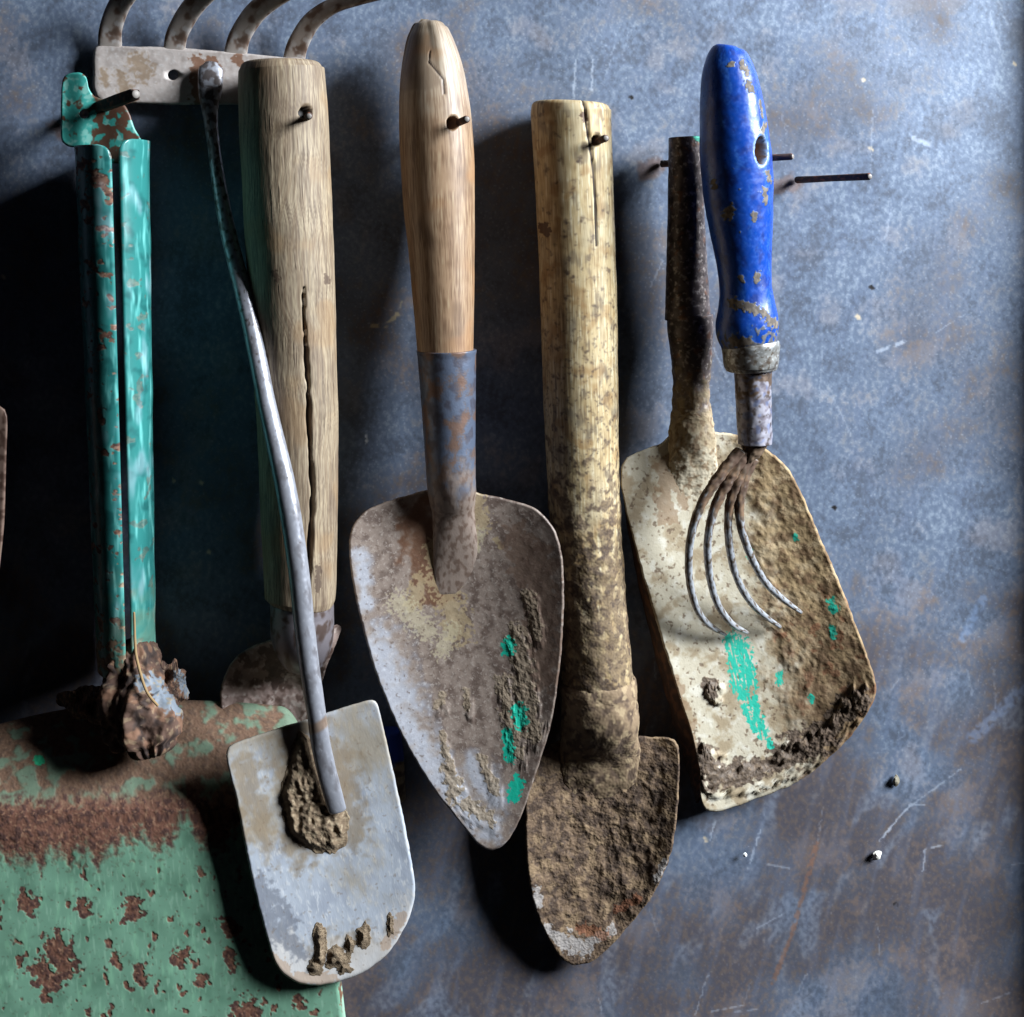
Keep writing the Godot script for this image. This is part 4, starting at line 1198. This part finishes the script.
		grid_idx(l2, ob, rows2 + 1, nc + 1, false)
		for i in range(0, l2.size(), 3): li.append_array([l2[i], l2[i + 2], l2[i + 1]])
		for i in rows2:
			for e in [0, nc]:
				var p: int = i * (nc + 1) + e
				var s: int = p + nc + 1
				li.append_array([p, s, ob + p, s, ob + s, ob + p] if e == 0 else [p, ob + p, s, s, ob + p, ob + s])
		for j in nc: li.append_array([j, ob + j, j + 1, j + 1, ob + j, ob + j + 1])
		part("handle_leaf", mesh_of(lv, luv, li, g), gm, o)
	# hanging tab with the nail hole
	var tz := func(x: float, y: float) -> float: return 0.020 + 0.003 * smoothstep(90, 130, x) - 0.002 * smoothstep(84, 62, x)
	var tf := func(x: float, y: float) -> Color:
		var f := F2(x, y, 0.07)
		var c := C(60, 150, 140).lerp(C(120, 180, 168), smoothstep(0.0, 0.4, f))
		c = c.lerp(C(88, 60, 46), smoothstep(0.0, 0.25, F2(x + 20, y, 0.06) + 0.5 * smoothstep(84, 96, x) - 0.22))
		o_r = 0.45
		o_h = 0.08 * f
		return c
	var tab := [Vector2(64, 80), Vector2(69, 75.5), Vector2(80, 74.5), Vector2(86, 79), Vector2(88.5, 90), Vector2(94, 98), Vector2(106, 101), Vector2(120, 103), Vector2(127, 112), Vector2(133, 128), Vector2(141, 142), Vector2(140, 158), Vector2(120, 162), Vector2(104, 160), Vector2(92, 150), Vector2(84, 145.5), Vector2(70, 145), Vector2(63, 139), Vector2(62.5, 120), Vector2(62.5, 95)]
	part("hanging_tab", blade(tab, Vector2(84, 114), tz, 0.0015, 20, 120, Rect2(55, 65, 95, 105), 0.024, g, 4.6, 0.3), paint(150, 160, 55, 65, 150, 170, tf), o)
	# rag bound round the joint
	var ragf := func(a: float, y: float) -> Color:
		var u := a * 30.0
		var f := F2(u, y, 0.05)
		var n := F2(u, y, 0.16)
		var c := C(86, 62, 50).lerp(C(56, 42, 37), smoothstep(-0.1, 0.45, f)).lerp(C(122, 88, 68), smoothstep(0.1, 0.4, F2(u + 40, y, 0.045)))
		c = c.lerp(C(134, 150, 166), marks(u, y, LIST_27, 1.0, 0.09) * 0.75)
		c = c.lerp(C(150, 128, 100), smoothstep(0.25, 0.45, F2(u + 240, y, 0.1)) * 0.6)
		o_r = 0.85
		o_h = 0.3 * n
		return c
	var rm := paint(220, 160, -PI, 630, PI, 765, ragf)
	var crumple := func(a: float, x: float, y: float) -> float:
		return 0.0034 * rg.get_noise_3d(cos(a) * 0.7 + 3.0, sin(a) * 0.7, y * 0.016 + a * 0.1) + 0.0011 * fb.get_noise_3d(cos(a) * 2.0, sin(a) * 2.0, y * 0.05)
	part("rag", tube([[128, 640, 0.027, 14, 16], [131, 655, 0.029, 21, 22], [134, 675, 0.031, 26, 26], [137, 700, 0.034, 34, 30], [143, 722, 0.037, 36, 27], [149, 742, 0.039, 30, 21], [152, 756, 0.0395, 20, 14]], 110, 1.3, 0.5, 0.6, g, crumple, 630, 765), rm, o)
	for q in [[92, 704, 26, 15, 0.031], [80, 706, 12, 8, 0.029], [172, 682, 13, 22, 0.033], [112, 708, 24, 24, 0.035]]:
		var pts := []
		for j in 14:
			var a := j / 14.0 * TAU
			var rr := 1.0 + 0.45 * N2(q[0] + cos(a) * 4.0, q[1] + sin(a) * 4.0, 0.3)
			pts.append(Vector2(q[0] + cos(a) * q[2] * rr, q[1] + sin(a) * q[3] * rr))
		var fz := func(x: float, y: float) -> float:
			return q[4] + 0.004 * N2(x, y, 0.045) + 0.001 * F2(x, y, 0.06) - 0.000012 * pow(x - q[0], 2.0)
		part("rag_fold", blade(pts, Vector2(q[0], q[1]), fz, 0.002, 16, 60, Rect2(q[0] - 30, q[1] - 40, 60, 80), q[4], g, 0.0, 2.5, 4), rm, o)
	part("twine", tube([[134, 612, 0.0405, 1.2, 1.2], [134.5, 626, 0.0405, 1.3, 1.3], [135, 642, 0.041, 1.5, 1.5], [137, 660, 0.0425, 1.6, 1.6], [146, 690, 0.0470, 1.5, 1.5], [158, 706, 0.0470, 1.4, 1.4]], 12, 3.0, 0.5, 0.5, g, still), plain(C(150, 122, 84), 0.85), o)

# ------------------------------------------------------------------ small things
func build_small() -> void:
	nail_mat = paint(24, 96, 0, 0, 20, 80, func(x: float, y: float) -> Color:
		var f := F2(x, y, 0.12)
		o_r = 0.85
		o_m = 0.0
		o_h = 0.15 * f
		return C(70, 50, 44).lerp(C(122, 72, 50), smoothstep(-0.05, 0.35, f)).lerp(C(46, 40, 40), smoothstep(0.2, 0.5, F2(x + 30, y, 0.2))))
	tip_mat = plain(C(128, 120, 114), 0.6, 0.2)
	nail(W(76, 116, 0), W(136, 94, 0.045), 0.0022, "thick rusty nail in the tab of the green shovel", "", true)
	nail(W(304.5, 118.5, 0), W(309, 116, 0.046), 0.0014, "short nail end in the cracked grey spade handle")
	nail(W(438, 131, 0), W(467, 119, 0.041), 0.0014, "nail through the tapered trowel handle")
	nail(W(578, 149, 0), W(606, 138, 0.038), 0.0014, "nail through the split top of the straight yellowish handle")
	nail(W(661, 164, 0), W(793, 156.5, 0.035), 0.0013, "long slanting nail through the pipe handle behind the blue handle")
	nail(W(797, 180, 0), W(870, 176.5, 0.045), 0.0013, "empty nail with nothing hung on it, beside the blue handle")
	var lump := func(c: Vector2, rx: float, ry: float, h: float, called: String, label: String, cat: String, col: Color) -> void:
		var o := thing(called, label, cat, W(c.x, c.y, 0))
		var pts := []
		for j in 8:
			var a := j / 8.0 * TAU
			var rr := 1.0 + 0.5 * N2(c.x + cos(a) * 5, c.y + sin(a) * 5, 0.6)
			pts.append(c + Vector2(cos(a) * rx * rr, sin(a) * ry * rr))
		var zf := func(x: float, y: float) -> float: return 0.0004 + h * (1.0 - smoothstep(0.2, 1.0, Vector2((x - c.x) / rx, (y - c.y) / ry).length() * 0.9)) + 0.0003 * N2(x, y, 0.3)
		part("lump", blade(pts, c, zf, 0.0006, 8, 28, Rect2(c.x - rx, c.y - ry, rx * 2, ry * 2), 0.0, o.position, 0.0, 0.0, 2), plain(col, 0.8), o)
	lump.call(Vector2(877, 856), 5.0, 4.4, 0.0018, "plaster_chip", "small white chip stuck on the bare sheet", "chip", C(226, 220, 208))
	lump.call(Vector2(896, 781), 3.0, 5.0, 0.0012, "mud_crumb", "small grey mud crumb stuck on the bare sheet", "crumb", C(120, 112, 96))
	lump.call(Vector2(745, 855), 1.6, 1.6, 0.0008, "paint_fleck", "tiny white fleck below the pale shovel", "fleck", C(226, 226, 226))
	# peg with blue paint, seen between the scraper and the pointed trowel
	var o := thing("wooden_peg", "stub of a wooden peg with blue paint behind the scraper", "peg", W(392, 765, 0))
	var pf := func(a: float, y: float) -> Color:
		var f := F2(a * 8.0, y, 0.08)
		o_r = 0.6
		return C(150, 130, 100).lerp(C(96, 76, 56), smoothstep(-0.1, 0.3, f)).lerp(C(26, 60, 150), smoothstep(762.0, 757.0, y + 6.0 * f))
	part("shaft", tube([[388, 730, 0.0065, 13, 12], [391, 760, 0.0065, 13, 12], [394, 800, 0.0065, 12, 12]], 40, 3.0, 0.2, 0.2, o.position, still, 725, 805), paint(60, 80, -PI, 725, PI, 805, pf), o)
	# corner of another tool that reaches in at the frame edge
	var e := thing("hoe_blade", "thin upright rusty blade edge at the dark end of the sheet", "blade", W(-20, 412, 0))
	var ef := func(x: float, y: float) -> Color:
		var f := F2(x, y, 0.07)
		o_m = 0.2
		o_r = 0.5
		o_h = 0.1 * f
		return C(128, 104, 92).lerp(C(84, 62, 52), smoothstep(-0.1, 0.3, f))
	var ez := func(x: float, y: float) -> float: return 0.024 + 0.00008 * absf(x + 30.0)
	part("blade", blade([Vector2(-60, 408), Vector2(-20, 407), Vector2(0, 408.5), Vector2(6, 416), Vector2(5.5, 450), Vector2(2, 520), Vector2(-2, 570), Vector2(-10, 640), Vector2(-40, 650), Vector2(-64, 640), Vector2(-66, 480), Vector2(-66, 416)], Vector2(-30, 520), ez, 0.002, 12, 90, Rect2(-70, 400, 80, 260), 0.024, e.position), paint(80, 200, -70, 400, 10, 660, ef), e)

# ------------------------------------------------------------------ scene
func _ready() -> void:
	fb.noise_type = FastNoiseLite.TYPE_SIMPLEX_SMOOTH
	fb.frequency = 1.0
	fb.seed = 11
	fb.fractal_type = FastNoiseLite.FRACTAL_FBM
	fb.fractal_octaves = 3
	sx.noise_type = FastNoiseLite.TYPE_SIMPLEX_SMOOTH
	sx.frequency = 1.0
	sx.seed = 5
	sx.fractal_type = FastNoiseLite.FRACTAL_NONE
	rg.noise_type = FastNoiseLite.TYPE_SIMPLEX_SMOOTH
	rg.frequency = 1.0
	rg.seed = 23
	rg.fractal_type = FastNoiseLite.FRACTAL_RIDGED
	rg.fractal_octaves = 3

	var cam := Camera3D.new()
	cam.name = "camera"
	add_child(cam)
	cam.position = W(FX, FY, 0) + Vector3(0, 0, D)
	var near := 0.02
	cam.projection = Camera3D.PROJECTION_FRUSTUM
	cam.near = near
	cam.far = 20.0
	cam.size = 1017.0 * S * near / D
	cam.frustum_offset = Vector2((512.0 - FX) * S, -(508.5 - FY) * S) * near / D
	cam.current = true

	var we := WorldEnvironment.new()
	var env := Environment.new()
	env.background_mode = Environment.BG_COLOR
	env.background_color = Color(0.065, 0.065, 0.08)
	env.background_energy_multiplier = 1.0
	env.tonemap_mode = Environment.TONE_MAPPER_LINEAR
	env.tonemap_exposure = 1.0
	env.sdfgi_enabled = true
	env.ssao_enabled = true
	env.ssil_enabled = true
	we.environment = env
	we.name = "world"
	add_child(we)

	# daylight from a doorway, up and to the right
	var sun := AreaLight3D.new()
	sun.name = "doorway_daylight"
	sun.area_size = Vector2(0.38, 0.44)
	sun.light_color = Color(0.93, 0.97, 1.0)
	sun.light_energy = 5.2
	sun.shadow_enabled = true
	add_child(sun)
	sun.look_at_from_position(Vector3(0.92, 0.58, 0.50), Vector3(0.0, 0.05, 0.0), Vector3.UP)

	build_wall()
	build_green_shovel()
	build_spade()
	build_trowel()
	build_transplanter()
	build_pipe_shovel()
	build_rake()
	build_cultivator()
	build_small()
